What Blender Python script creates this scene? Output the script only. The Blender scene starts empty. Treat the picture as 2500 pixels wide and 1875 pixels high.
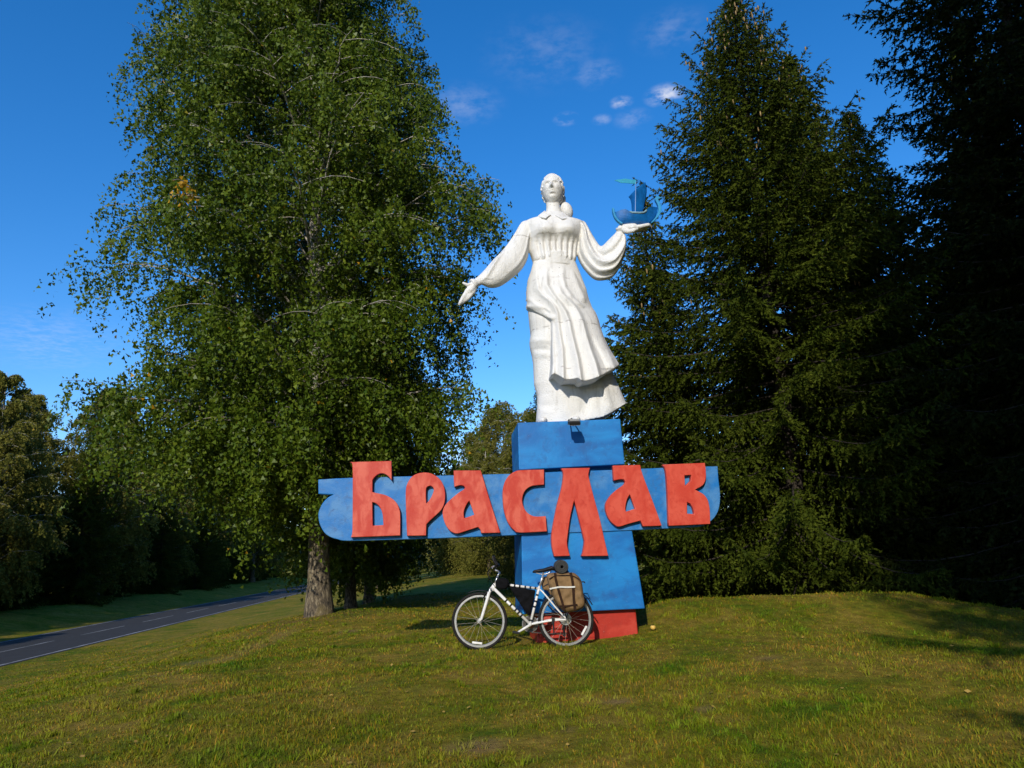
import bpy, bmesh, math, random
import numpy as np
from mathutils import Vector, Matrix, Euler

R = math.radians
sc = bpy.context.scene
col = sc.collection
rng = np.random.default_rng(7)
random.seed(7)

# ------------------------------------------------------------------ camera
CAM = np.array((0.0, 0.0, 1.12))
F_SRC = 1806.0
TILT, ROLL = R(13.1), R(-2.4)
cam_d = bpy.data.cameras.new('camera')
cam_o = bpy.data.objects.new('camera', cam_d)
col.objects.link(cam_o)
CM = Matrix.Rotation(R(90) + TILT, 4, 'X') @ Matrix.Rotation(ROLL, 4, 'Z')
cam_o.matrix_world = Matrix.Translation(Vector(CAM)) @ CM
cam_d.sensor_width = 36.0
cam_d.lens = 36.0 * F_SRC / 2500.0
cam_d.clip_start = 0.05
cam_d.clip_end = 3000
sc.camera = cam_o

# ------------------------------------------------------------------ sky and sun
SUN_EL, SUN_AZ = R(27), R(12)                    # from behind the photographer, a little from the left
SUN_DIR = Vector((-math.sin(SUN_AZ) * math.cos(SUN_EL), -math.cos(SUN_AZ) * math.cos(SUN_EL), math.sin(SUN_EL)))
sun_d = bpy.data.lights.new('sun', 'SUN')
sun_d.energy = 3.1
sun_d.angle = R(0.5)
sun_d.color = (1.0, 0.93, 0.80)
sun_o = bpy.data.objects.new('sun', sun_d)
col.objects.link(sun_o)
sun_o.rotation_euler = SUN_DIR.to_track_quat('Z', 'Y').to_euler()
sun_o.location = (-10, -30, 40)

sc.view_settings.view_transform = 'Standard'
sc.view_settings.look = 'None'
sc.view_settings.gamma = 1.0
sc.view_settings.use_curve_mapping = False
sc.view_settings.exposure = 0.30
sc.cycles.max_bounces = 5
sc.cycles.diffuse_bounces = 2
sc.cycles.glossy_bounces = 2
sc.cycles.transmission_bounces = 3


def ray(px, py):
    """direction of the photograph's pixel (2500 x 1875) in the world"""
    d = CM.to_3x3() @ Vector(((px - 1250) / F_SRC, -(py - 937.5) / F_SRC, -1.0))
    return np.array(d)


def at_y(px, py, y):
    d = ray(px, py)
    return CAM + d * ((y - CAM[1]) / d[1])


world = bpy.data.worlds.new('World')
sc.world = world
world.use_nodes = True
wn, wl = world.node_tree.nodes, world.node_tree.links
wn.clear()


def N(nt, typ, **kw):
    n = nt.nodes.new(typ)
    for k, v in kw.items():
        if k.startswith('i_'):
            n.inputs[int(k[2:])].default_value = v
        else:
            setattr(n, k, v)
    return n


def build_sky():
    nt = world.node_tree
    sky = N(nt, 'ShaderNodeTexSky', sky_type='NISHITA')
    sky.sun_disc = False
    sky.sun_elevation = SUN_EL
    sky.sun_rotation = R(180) + SUN_AZ
    sky.altitude = 0
    sky.air_density = 1.0
    sky.dust_density = 0.35
    sky.ozone_density = 3.0
    hs = N(nt, 'ShaderNodeHueSaturation')
    hs.inputs['Saturation'].default_value = 1.35
    hs.inputs['Value'].default_value = 1.0
    wl.new(sky.outputs[0], hs.inputs['Color'])
    tc = N(nt, 'ShaderNodeTexCoord')
    # cloud layer: direction projected on a plane overhead
    sep = N(nt, 'ShaderNodeSeparateXYZ')
    wl.new(tc.outputs['Generated'], sep.inputs[0])
    mx = N(nt, 'ShaderNodeMath', operation='MAXIMUM', i_1=0.03)
    wl.new(sep.outputs[2], mx.inputs[0])
    dx = N(nt, 'ShaderNodeMath', operation='DIVIDE'); wl.new(sep.outputs[0], dx.inputs[0]); wl.new(mx.outputs[0], dx.inputs[1])
    dy = N(nt, 'ShaderNodeMath', operation='DIVIDE'); wl.new(sep.outputs[1], dy.inputs[0]); wl.new(mx.outputs[0], dy.inputs[1])
    comb = N(nt, 'ShaderNodeCombineXYZ'); wl.new(dx.outputs[0], comb.inputs[0]); wl.new(dy.outputs[0], comb.inputs[1])
    noi = N(nt, 'ShaderNodeTexNoise'); noi.inputs['Scale'].default_value = 9.0
    noi.inputs['Detail'].default_value = 7.0; noi.inputs['Roughness'].default_value = 0.62
    wl.new(comb.outputs[0], noi.inputs['Vector'])
    noi2 = N(nt, 'ShaderNodeTexNoise'); noi2.inputs['Scale'].default_value = 26.0
    noi2.inputs['Detail'].default_value = 6.0; noi2.inputs['Roughness'].default_value = 0.6
    wl.new(comb.outputs[0], noi2.inputs['Vector'])
    # small clouds: (pixel x, pixel y, angular radius, stretch, strength)
    total = None
    for px, py, rad, strg in [(1622, 232, 0.030, 1.0), (1517, 250, 0.018, 0.75), (1382, 290, 0.020, 0.55), (1135, 255, 0.062, 0.17),
                              (1455, 178, 0.042, 0.18), (1640, 75, 0.06, 0.12), (1545, 290, 0.03, 0.22), (120, 830, 0.10, 0.16),
                              (1130, 1110, 0.07, 0.5), (1470, 292, 0.016, 0.3), (1330, 130, 0.10, 0.09)]:
        d = Vector(ray(px, py)).normalized()
        vs = N(nt, 'ShaderNodeVectorMath', operation='SUBTRACT'); vs.inputs[1].default_value = d
        wl.new(tc.outputs['Generated'], vs.inputs[0])
        sq = N(nt, 'ShaderNodeVectorMath', operation='MULTIPLY'); sq.inputs[1].default_value = (1.0, 1.0, 2.1)
        wl.new(vs.outputs[0], sq.inputs[0])
        ln = N(nt, 'ShaderNodeVectorMath', operation='LENGTH'); wl.new(sq.outputs[0], ln.inputs[0])
        mr = N(nt, 'ShaderNodeMapRange', interpolation_type='SMOOTHSTEP')
        mr.inputs[1].default_value = rad; mr.inputs[2].default_value = 0.0
        mr.inputs[3].default_value = 0.0; mr.inputs[4].default_value = strg
        wl.new(ln.outputs['Value'], mr.inputs[0])
        if total is None:
            total = mr.outputs[0]
        else:
            a = N(nt, 'ShaderNodeMath', operation='MAXIMUM'); wl.new(total, a.inputs[0]); wl.new(mr.outputs[0], a.inputs[1]); total = a.outputs[0]
    mixn = N(nt, 'ShaderNodeMath', operation='ADD'); wl.new(noi.outputs[0], mixn.inputs[0]); wl.new(noi2.outputs[0], mixn.inputs[1])
    thr = N(nt, 'ShaderNodeMapRange', interpolation_type='SMOOTHSTEP')
    thr.inputs[1].default_value = 0.80; thr.inputs[2].default_value = 1.28
    wl.new(mixn.outputs[0], thr.inputs[0])
    mul = N(nt, 'ShaderNodeMath', operation='MULTIPLY'); wl.new(total, mul.inputs[0]); wl.new(thr.outputs[0], mul.inputs[1])
    mix = N(nt, 'ShaderNodeMix', data_type='RGBA')
    mix.inputs['B'].default_value = (4.6, 4.7, 5.2, 1)
    wl.new(mul.outputs[0], mix.inputs['Factor'])
    tint = N(nt, 'ShaderNodeMix', data_type='RGBA', blend_type='MULTIPLY')
    tint.inputs['Factor'].default_value = 1.0; tint.inputs['B'].default_value = (0.96, 0.97, 1.10, 1)
    wl.new(hs.outputs[0], tint.inputs['A']); wl.new(tint.outputs['Result'], mix.inputs['A'])
    bg = N(nt, 'ShaderNodeBackground'); bg.inputs[1].default_value = 0.15
    wl.new(mix.outputs['Result'], bg.inputs[0])
    out = N(nt, 'ShaderNodeOutputWorld'); wl.new(bg.outputs[0], out.inputs[0])


build_sky()

# ------------------------------------------------------------------ materials
def new_mat(name):
    m = bpy.data.materials.new(name)
    m.use_nodes = True
    nt = m.node_tree
    b = nt.nodes['Principled BSDF']
    return m, nt, b


def link(nt, a, b):
    nt.links.new(a, b)


def ramp(nt, fac, stops, interp='LINEAR'):
    r = nt.nodes.new('ShaderNodeValToRGB')
    r.color_ramp.interpolation = interp
    els = r.color_ramp.elements
    while len(els) < len(stops):
        els.new(0.5)
    for e, (p, c) in zip(els, stops):
        e.position = p
        e.color = (*c, 1) if len(c) == 3 else c
    nt.links.new(fac, r.inputs[0])
    return r.outputs[0]


def noise(nt, scale, detail=4, rough=0.55, vec=None, dist=0.0):
    n = nt.nodes.new('ShaderNodeTexNoise')
    n.inputs['Scale'].default_value = scale
    n.inputs['Detail'].default_value = detail
    n.inputs['Roughness'].default_value = rough
    n.inputs['Distortion'].default_value = dist
    if vec is not None:
        nt.links.new(vec, n.inputs['Vector'])
    return n.outputs[0]


def objco(nt, scale=(1, 1, 1)):
    t = nt.nodes.new('ShaderNodeTexCoord')
    mp = nt.nodes.new('ShaderNodeMapping')
    mp.inputs['Scale'].default_value = scale
    nt.links.new(t.outputs['Object'], mp.inputs[0])
    return mp.outputs[0]


def mixc(nt, fac, a, b, blend='MIX'):
    m = nt.nodes.new('ShaderNodeMix')
    m.data_type = 'RGBA'
    m.blend_type = blend
    for s, v in (('Factor', fac), ('A', a), ('B', b)):
        if isinstance(v, (int, float)):
            m.inputs[s].default_value = v
        elif isinstance(v, tuple):
            m.inputs[s].default_value = (*v, 1) if len(v) == 3 else v
        else:
            nt.links.new(v, m.inputs[s])
    return m.outputs['Result']


def bump(nt, b, h, strength=0.3, dist=0.01):
    n = nt.nodes.new('ShaderNodeBump')
    n.inputs['Strength'].default_value = strength
    n.inputs['Distance'].default_value = dist
    nt.links.new(h, n.inputs['Height'])
    nt.links.new(n.outputs[0], b.inputs['Normal'])


def plain(name, c, rough=0.5, metal=0.0, var=0.15, scale=20.0, bs=0.15, spec=0.5):
    m, nt, b = new_mat(name)
    co = objco(nt)
    f = noise(nt, scale, 4, 0.6, co)
    dark = tuple(x * (1 - var) for x in c)
    lite = tuple(min(1, x * (1 + var)) for x in c)
    link(nt, ramp(nt, f, [(0.3, dark), (0.7, lite)]), b.inputs['Base Color'])
    b.inputs['Roughness'].default_value = rough
    b.inputs['Metallic'].default_value = metal
    b.inputs['Specular IOR Level'].default_value = spec
    bump(nt, b, noise(nt, scale * 6, 3, 0.6, co), bs, 0.003)
    return m


def mat_plaster():
    m, nt, b = new_mat('white_plaster')
    co = objco(nt)
    base = ramp(nt, noise(nt, 3.0, 5, 0.6, co), [(0.3, (0.70, 0.685, 0.65)), (0.7, (0.79, 0.78, 0.75))])
    dirt = ramp(nt, noise(nt, 7.0, 8, 0.72, objco(nt, (1, 1, 0.5))), [(0.60, (0, 0, 0)), (0.74, (1, 1, 1))])
    c = mixc(nt, dirt, base, (0.50, 0.47, 0.42))
    strk = ramp(nt, noise(nt, 9.0, 4, 0.6, objco(nt, (1.6, 1.6, 0.10))), [(0.56, (0, 0, 0)), (0.72, (0.55, 0.55, 0.55))])
    c = mixc(nt, strk, c, (0.44, 0.42, 0.38))
    # small dark chips
    chips = ramp(nt, noise(nt, 34.0, 3, 0.5, objco(nt, (1, 1, 2.2))), [(0.705, (0, 0, 0)), (0.73, (1, 1, 1))])
    c = mixc(nt, chips, c, (0.20, 0.18, 0.16))
    # thin cracks between the casts
    w = nt.nodes.new('ShaderNodeTexWave'); w.wave_type = 'BANDS'; w.bands_direction = 'Z'
    w.inputs['Scale'].default_value = 0.43; w.inputs['Distortion'].default_value = 1.1; w.inputs['Detail'].default_value = 3
    w.inputs['Detail Scale'].default_value = 3.0
    link(nt, co, w.inputs['Vector'])
    cr = ramp(nt, w.outputs['Fac'], [(0.0, (0.6, 0.6, 0.6)), (0.0003, (0, 0, 0))])
    brk = ramp(nt, noise(nt, 6.0, 3, 0.5, co), [(0.5, (0, 0, 0)), (0.58, (1, 1, 1))])
    cr2 = mixc(nt, 1.0, cr, brk, 'MULTIPLY')
    c = mixc(nt, cr2, c, (0.30, 0.27, 0.24))
    link(nt, c, b.inputs['Base Color'])
    b.inputs['Roughness'].default_value = 0.75
    bump(nt, b, noise(nt, 45.0, 5, 0.65, co), 0.7, 0.018)
    return m


def mat_paint(name, c0, c1, c2, spots, rough=0.45, sc_=1.0, amt=(0.42, 0.60), chipc=(0.5, 0.52, 0.55), st_=(0.7, 0.7, 1.7)):
    """brushed, patchy old paint on rough render"""
    m, nt, b = new_mat(name)
    co = objco(nt, (1.0, 1.0, 1.0))
    st = objco(nt, st_)
    f1 = noise(nt, 1.9 * sc_, 4, 0.55, st, 0.6)
    f2 = noise(nt, 5.5 * sc_, 6, 0.65, co, 0.4)
    c = mixc(nt, ramp(nt, f1, [(amt[0], (0, 0, 0)), (amt[1], (1, 1, 1))]), c0, c1)
    c = mixc(nt, ramp(nt, f2, [(0.52, (0, 0, 0)), (0.72, (1, 1, 1))]), c, c2)
    f3 = noise(nt, 26.0 * sc_, 6, 0.7, co)
    c = mixc(nt, ramp(nt, f3, [(0.64, (0, 0, 0)), (0.70, (1, 1, 1))]), c, spots)
    f4 = noise(nt, 70.0, 2, 0.5, co)
    c = mixc(nt, ramp(nt, f4, [(0.745, (0, 0, 0)), (0.765, (1, 1, 1))]), c, chipc)
    link(nt, c, b.inputs['Base Color'])
    b.inputs['Roughness'].default_value = rough
    b.inputs['Specular IOR Level'].default_value = 0.35
    h = nt.nodes.new('ShaderNodeMath'); h.operation = 'ADD'
    link(nt, noise(nt, 16.0, 5, 0.6, co), h.inputs[0]); link(nt, noise(nt, 90.0, 3, 0.6, co), h.inputs[1])
    bump(nt, b, h.outputs[0], 0.35, 0.008)
    return m


def mat_leaf(name, dark, mid, lite, odd, odd_at=0.985, trans=0.35, clump=0.9, spec=0.03, rough=0.6):
    m, nt, b = new_mat(name)
    a = nt.nodes.new('ShaderNodeAttribute'); a.attribute_name = 'rnd'
    c = ramp(nt, a.outputs['Fac'], [(0.0, dark), (0.5, mid), (odd_at - 0.02, lite), (odd_at, odd)])
    g = noise(nt, clump, 3, 0.5, objco(nt))
    c = mixc(nt, ramp(nt, g, [(0.35, (0.62, 0.66, 0.62)), (0.65, (1.25, 1.2, 1.0))]), c, c) if False else mixc(nt, 1.0, c, ramp(nt, g, [(0.35, (0.72, 0.78, 0.72)), (0.65, (1.0, 1.0, 1.0))]), 'MULTIPLY')
    link(nt, c, b.inputs['Base Color'])
    b.inputs['Roughness'].default_value = rough
    b.inputs['Specular IOR Level'].default_value = spec
    tr = nt.nodes.new('ShaderNodeBsdfTranslucent')
    link(nt, c, tr.inputs[0])
    mx = nt.nodes.new('ShaderNodeMixShader'); mx.inputs[0].default_value = trans
    out = nt.nodes['Material Output']
    link(nt, b.outputs[0], mx.inputs[1]); link(nt, tr.outputs[0], mx.inputs[2]); link(nt, mx.outputs[0], out.inputs[0])
    return m


def mat_birch_bark():
    m, nt, b = new_mat('birch_bark')
    co = objco(nt, (1, 1, 0.35))
    z = nt.nodes.new('ShaderNodeSeparateXYZ')
    link(nt, objco(nt), z.inputs[0])
    hz = nt.nodes.new('ShaderNodeMapRange'); hz.inputs[1].default_value = 1.6; hz.inputs[2].default_value = 7.5
    link(nt, z.outputs[2], hz.inputs[0])
    white = ramp(nt, noise(nt, 5.0, 5, 0.6, objco(nt, (1, 1, 3))), [(0.4, (0.62, 0.58, 0.50)), (0.62, (0.42, 0.38, 0.31)), (0.70, (0.06, 0.055, 0.05))])
    rough = ramp(nt, noise(nt, 17.0, 6, 0.72, co), [(0.38, (0.022, 0.019, 0.015)), (0.52, (0.13, 0.10, 0.062)), (0.70, (0.38, 0.32, 0.21))])
    lich = ramp(nt, noise(nt, 2.5, 4, 0.6, objco(nt)), [(0.52, (0, 0, 0)), (0.66, (0.5, 0.5, 0.5))])
    rough = mixc(nt, lich, rough, (0.22, 0.17, 0.06))
    link(nt, mixc(nt, hz.outputs[0], rough, white), b.inputs['Base Color'])
    b.inputs['Roughness'].default_value = 0.9
    bump(nt, b, noise(nt, 17.0, 6, 0.72, co), 0.9, 0.05)
    return m


def mat_bark(name, a_, b_):
    m, nt, b = new_mat(name)
    link(nt, ramp(nt, noise(nt, 9.0, 6, 0.7, objco(nt, (1, 1, 0.25))), [(0.35, a_), (0.65, b_)]), b.inputs['Base Color'])
    b.inputs['Roughness'].default_value = 0.95
    bump(nt, b, noise(nt, 12.0, 5, 0.7, objco(nt, (1, 1, 0.2))), 0.8, 0.03)
    return m


def ground_pt(px, py, zg):
    d = ray(px, py)
    return CAM + d * ((zg - CAM[2]) / d[2])


BARE = [(1160, 1850, -0.22, 0.28), (1725, 1743, -0.12, 0.14), (1505, 1716, -0.10, 0.15), (1380, 1805, -0.18, 0.13), (850, 1560, -0.1, 0.30), (1880, 1640, -0.1, 0.22), (480, 1675, -0.5, 0.45)]
TRACK = (ground_pt(380, 1757, -0.55), ground_pt(690, 1580, -0.25))


def lawn_colour(nt):
    t = nt.nodes.new('ShaderNodeNewGeometry')
    pos = t.outputs['Position']
    f1 = noise(nt, 0.42, 5, 0.62, pos, 0.8)
    f2 = noise(nt, 1.7, 5, 0.65, pos, 0.5)
    f3 = noise(nt, 9.0, 5, 0.7, pos)
    c = ramp(nt, f1, [(0.36, (0.085, 0.152, 0.006)), (0.47, (0.225, 0.200, 0.014)), (0.60, (0.34, 0.235, 0.038))])
    c2 = ramp(nt, f2, [(0.38, (0.066, 0.148, 0.004)), (0.50, (0.230, 0.195, 0.014)), (0.64, (0.36, 0.240, 0.048))])
    c = mixc(nt, 0.5, c, c2)
    v = ramp(nt, f3, [(0.3, (0.55, 0.55, 0.55)), (0.7, (1.25, 1.25, 1.25))])
    c = mixc(nt, 1.0, c, v, 'MULTIPLY')
    f6 = noise(nt, 6.0, 4, 0.65, pos)

    def blend(c, dist, r0, r1, colour, k=1.0):
        w = nt.nodes.new('ShaderNodeMath'); w.operation = 'MULTIPLY_ADD'
        nt.links.new(f6, w.inputs[0]); w.inputs[1].default_value = -0.9 * r0; nt.links.new(dist, w.inputs[2])
        mr = nt.nodes.new('ShaderNodeMapRange'); mr.interpolation_type = 'SMOOTHSTEP'
        mr.inputs[1].default_value = r0 * 0.75; mr.inputs[2].default_value = r1; mr.inputs[3].default_value = 0; mr.inputs[4].default_value = k
        nt.links.new(w.outputs[0], mr.inputs[0])
        return mixc(nt, mr.outputs[0], c, colour)
    for px, py, zg, r in BARE:
        p = ground_pt(px, py, zg)
        dn = nt.nodes.new('ShaderNodeVectorMath'); dn.operation = 'DISTANCE'
        nt.links.new(pos, dn.inputs[0]); dn.inputs[1].default_value = p
        c = blend(c, dn.outputs['Value'], r, -0.1, (0.27, 0.175, 0.085), 0.8)
    # worn straw-coloured track down the slope
    a, b = TRACK; d = (b - a); d[2] = 0; L = float(np.linalg.norm(d)); d /= L; n_ = np.array((-d[1], d[0], 0))
    def lin(v, o):
        q = nt.nodes.new('ShaderNodeVectorMath'); q.operation = 'DOT_PRODUCT'
        nt.links.new(pos, q.inputs[0]); q.inputs[1].default_value = v
        m = nt.nodes.new('ShaderNodeMath'); m.operation = 'SUBTRACT'; nt.links.new(q.outputs['Value'], m.inputs[0]); m.inputs[1].default_value = o
        return m.outputs[0]
    across = lin(n_, float(np.dot(a, n_))); along = lin(d, float(np.dot(a, d)) + L / 2)
    ab = nt.nodes.new('ShaderNodeMath'); ab.operation = 'ABSOLUTE'; nt.links.new(across, ab.inputs[0])
    al = nt.nodes.new('ShaderNodeMath'); al.operation = 'ABSOLUTE'; nt.links.new(along, al.inputs[0])
    ex = nt.nodes.new('ShaderNodeMath'); ex.operation = 'SUBTRACT'; nt.links.new(al.outputs[0], ex.inputs[0]); ex.inputs[1].default_value = L / 2
    mx_ = nt.nodes.new('ShaderNodeMath'); mx_.operation = 'MAXIMUM'; nt.links.new(ab.outputs[0], mx_.inputs[0]); nt.links.new(ex.outputs[0], mx_.inputs[1])
    c = blend(c, mx_.outputs[0], 0.34, -0.15, (0.29, 0.20, 0.055), 0.8)
    return c, pos


def mat_lawn():
    m, nt, b = new_mat('mown_grass')
    c, pos = lawn_colour(nt)
    f = noise(nt, 1.05, 4, 0.6, pos, 0.3)
    soil = ramp(nt, f, [(0.70, (0, 0, 0)), (0.77, (1, 1, 1))])
    c = mixc(nt, soil, c, (0.20, 0.125, 0.065))
    # worn earth round the birch's foot
    vs = nt.nodes.new('ShaderNodeVectorMath'); vs.operation = 'DISTANCE'
    link(nt, pos, vs.inputs[0]); vs.inputs[1].default_value = (-4.1, 15.3, 0.0)
    mr = nt.nodes.new('ShaderNodeMapRange'); mr.inputs[1].default_value = 1.9; mr.inputs[2].default_value = 0.6
    link(nt, vs.outputs['Value'], mr.inputs[0])
    f5 = noise(nt, 3.0, 4, 0.6, pos)
    mm = nt.nodes.new('ShaderNodeMath'); mm.operation = 'MULTIPLY'
    link(nt, mr.outputs[0], mm.inputs[0]); link(nt, f5, mm.inputs[1])
    c = mixc(nt, mm.outputs[0], c, (0.15, 0.095, 0.045))
    link(nt, c, b.inputs['Base Color'])
    b.inputs['Roughness'].default_value = 0.9
    b.inputs['Specular IOR Level'].default_value = 0.1
    h = nt.nodes.new('ShaderNodeMath'); h.operation = 'ADD'
    link(nt, noise(nt, 14.0, 5, 0.7, pos), h.inputs[0]); link(nt, noise(nt, 70.0, 4, 0.7, pos), h.inputs[1])
    bump(nt, b, h.outputs[0], 0.8, 0.05)
    return m


def mat_blade():
    m, nt, b = new_mat('grass_blade')
    c, pos = lawn_colour(nt)
    a = nt.nodes.new('ShaderNodeAttribute'); a.attribute_name = 'rnd'
    v = ramp(nt, a.outputs['Fac'], [(0.0, (0.55, 0.75, 0.5)), (0.5, (0.85, 1.0, 0.6)), (0.78, (1.05, 1.5, 0.7)), (0.84, (1.35, 1.0, 0.8)), (1.0, (1.8, 1.25, 1.1))])
    c = mixc(nt, 1.0, c, v, 'MULTIPLY')
    link(nt, c, b.inputs['Base Color'])
    b.inputs['Roughness'].default_value = 0.6
    b.inputs['Specular IOR Level'].default_value = 0.15
    tr = nt.nodes.new('ShaderNodeBsdfTranslucent'); link(nt, c, tr.inputs[0])
    mx = nt.nodes.new('ShaderNodeMixShader'); mx.inputs[0].default_value = 0.3
    link(nt, b.outputs[0], mx.inputs[1]); link(nt, tr.outputs[0], mx.inputs[2]); link(nt, mx.outputs[0], nt.nodes['Material Output'].inputs[0])
    return m


M = {}
M['plaster'] = mat_plaster()
M['blue'] = mat_paint('blue_paint', (0.006, 0.140, 0.43), (0.010, 0.215, 0.56), (0.014, 0.105, 0.33), (0.05, 0.27, 0.58), sc_=0.9)
M['blue_board'] = mat_paint('weathered_blue_paint', (0.010, 0.160, 0.46), (0.065, 0.225, 0.48), (0.035, 0.115, 0.28), (0.16, 0.34, 0.56), sc_=1.9, amt=(0.42, 0.62), st_=(1.0, 1.0, 1.1))
M['red_faded'] = mat_paint('faded_red_paint', (0.50, 0.038, 0.019), (0.62, 0.105, 0.062), (0.54, 0.052, 0.027), (0.62, 0.14, 0.09), sc_=2.1, amt=(0.42, 0.58), chipc=(0.20, 0.14, 0.13), st_=(1.6, 1.6, 0.75))
M['red'] = mat_paint('red_paint', (0.54, 0.050, 0.026), (0.62, 0.085, 0.048), (0.47, 0.032, 0.016), (0.60, 0.13, 0.08), sc_=2.2, amt=(0.40, 0.62), chipc=(0.16, 0.12, 0.12), st_=(1.5, 1.5, 0.8))
M['red_base'] = mat_paint('red_plinth_paint', (0.42, 0.030, 0.018), (0.50, 0.05, 0.03), (0.36, 0.03, 0.02), (0.45, 0.12, 0.08), sc_=1.5)
M['ship_blue'] = plain('ship_blue_paint', (0.006, 0.125, 0.40), 0.35, var=0.3, scale=9)
M['ship_light'] = plain('ship_light_paint', (0.035, 0.27, 0.52), 0.35, var=0.2, scale=12)
M['ship_worn'] = plain('ship_worn_paint', (0.20, 0.34, 0.40), 0.6, var=0.35, scale=30)
M['pennant'] = plain('turquoise_paint', (0.02, 0.30, 0.46), 0.4)
M['lawn'] = mat_lawn()
M['blade'] = mat_blade()
M['birch_bark'] = mat_birch_bark()
M['spruce_bark'] = mat_bark('spruce_bark', (0.018, 0.014, 0.010), (0.06, 0.045, 0.032))
M['pine_bark'] = mat_bark('pine_bark', (0.06, 0.03, 0.018), (0.30, 0.13, 0.06))
M['birch_leaf'] = mat_leaf('birch_leaf', (0.040, 0.076, 0.006), (0.100, 0.150, 0.012), (0.195, 0.235, 0.024), (0.55, 0.30, 0.02), 0.993, 0.28, 0.7, 0.16, 0.38)
M['far_leaf'] = mat_leaf('far_birch_leaf', (0.10, 0.105, 0.018), (0.175, 0.165, 0.030), (0.26, 0.22, 0.050), (0.35, 0.22, 0.03), 0.99, 0.3, 0.5)
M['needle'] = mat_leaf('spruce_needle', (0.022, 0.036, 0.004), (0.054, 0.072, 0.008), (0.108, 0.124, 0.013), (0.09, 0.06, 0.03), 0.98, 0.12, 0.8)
M['needle_shaded'] = mat_leaf('shaded_spruce_needle', (0.012, 0.019, 0.005), (0.024, 0.032, 0.007), (0.045, 0.050, 0.010), (0.05, 0.04, 0.02), 0.98, 0.08, 0.8)  # same needles with the wood's shade put into a darker colour
M['cone'] = plain('spruce_cone', (0.26, 0.17, 0.055), 0.6, var=0.4, scale=30)
M['asphalt'] = plain('asphalt', (0.022, 0.021, 0.020), 0.95, var=0.3, scale=3.0, bs=0.6)
M['roadpaint'] = plain('road_paint', (0.26, 0.26, 0.25), 0.85, var=0.5, scale=2.0)
M['leaf_litter'] = plain('fallen_leaf', (0.34, 0.22, 0.04), 0.7, var=0.4, scale=3)


# ------------------------------------------------------------------ mesh helpers
def big_mesh(name, v, f, attr=None):
    """many equal-sided faces, set at once"""
    me = bpy.data.meshes.new(name)
    v = np.asarray(v, np.float32); f = np.asarray(f, np.int32)
    k = f.shape[1]
    me.vertices.add(len(v)); me.vertices.foreach_set('co', v.ravel())
    me.loops.add(f.size); me.loops.foreach_set('vertex_index', f.ravel())
    me.polygons.add(len(f))
    me.polygons.foreach_set('loop_start', np.arange(0, f.size, k, dtype=np.int32))
    me.polygons.foreach_set('loop_total', np.full(len(f), k, np.int32))
    if attr is not None:
        a = me.attributes.new('rnd', 'FLOAT', 'POINT')
        a.data.foreach_set('value', np.asarray(attr, np.float32))
    me.update(calc_edges=True)
    return me


def tag(o, label=None, cat=None, group=None, kind=None):
    if label: o['label'] = label
    if cat: o['category'] = cat
    if group: o['group'] = group
    if kind: o['kind'] = kind
    return o


def root_of(p):
    while p.parent is not None:
        p = p.parent
    return p


def put(name, me, mat, parent=None, loc=None, smooth=False):
    o = bpy.data.objects.new(name, me)
    col.objects.link(o)
    if mat is not None:
        me.materials.clear(); me.materials.append(mat)
    if smooth:
        me.polygons.foreach_set('use_smooth', np.ones(len(me.polygons), bool))
    if parent is not None:
        o.parent = parent
    if loc is not None:
        o.location = loc
    return o


def add(name, vf, mat, parent=None, smooth=False):
    """vf in world coordinates; stored relative to the root Empty"""
    v, f = vf
    v = np.asarray(v, float)
    if parent is not None:
        v = v - np.array(root_of(parent).location)
    me = bpy.data.meshes.new(name)
    me.from_pydata(v.tolist(), [], [tuple(int(i) for i in q) for q in f])
    me.update()
    return put(name, me, mat, parent, smooth=smooth)


def fix_normals(me):
    bm = bmesh.new(); bm.from_mesh(me)
    bmesh.ops.recalc_face_normals(bm, faces=bm.faces)
    bm.to_mesh(me); bm.free()


def bevel(o, w, seg=2):
    m = o.modifiers.new('b', 'BEVEL'); m.width = w; m.segments = seg; m.limit_method = 'ANGLE'; m.angle_limit = R(35)
    return o


def empty(name, loc, label, cat, group=None):
    o = bpy.data.objects.new(name, None)
    col.objects.link(o)
    o.location = loc
    o.empty_display_size = 0.2
    return tag(o, label, cat, group)


def join(*parts):
    V, F, n = [], [], 0
    for v, f in parts:
        V.extend(np.asarray(v).tolist())
        F.extend([tuple(int(i) + n for i in q) for q in f])
        n = len(V)
    return np.array(V), F


def frames(P):
    P = np.asarray(P, float)
    T = np.gradient(P, axis=0)
    T /= np.linalg.norm(T, axis=1)[:, None] + 1e-12
    a = np.array((0, 0, 1.0)) if abs(T[0][2]) < 0.9 else np.array((1.0, 0, 0))
    u = np.cross(T[0], a); u /= np.linalg.norm(u)
    U = []
    for t in T:
        u = u - t * np.dot(u, t); u /= np.linalg.norm(u) + 1e-12
        U.append(u.copy())
    U = np.array(U)
    return T, U, np.cross(T, U)


def tube(P, r, n=8, caps=True):
    P = np.asarray(P, float)
    r = np.broadcast_to(np.asarray(r, float), (len(P),))
    T, U, W = frames(P)
    ang = np.arange(n) * 2 * math.pi / n
    V = (P[:, None, :] + r[:, None, None] * (np.cos(ang)[None, :, None] * U[:, None, :] + np.sin(ang)[None, :, None] * W[:, None, :])).reshape(-1, 3)
    F = []
    for i in range(len(P) - 1):
        for j in range(n):
            F.append((i * n + j, i * n + (j + 1) % n, (i + 1) * n + (j + 1) % n, (i + 1) * n + j))
    if caps:
        F.append(tuple(range(n - 1, -1, -1))); F.append(tuple((len(P) - 1) * n + j for j in range(n)))
    return V, F


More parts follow.
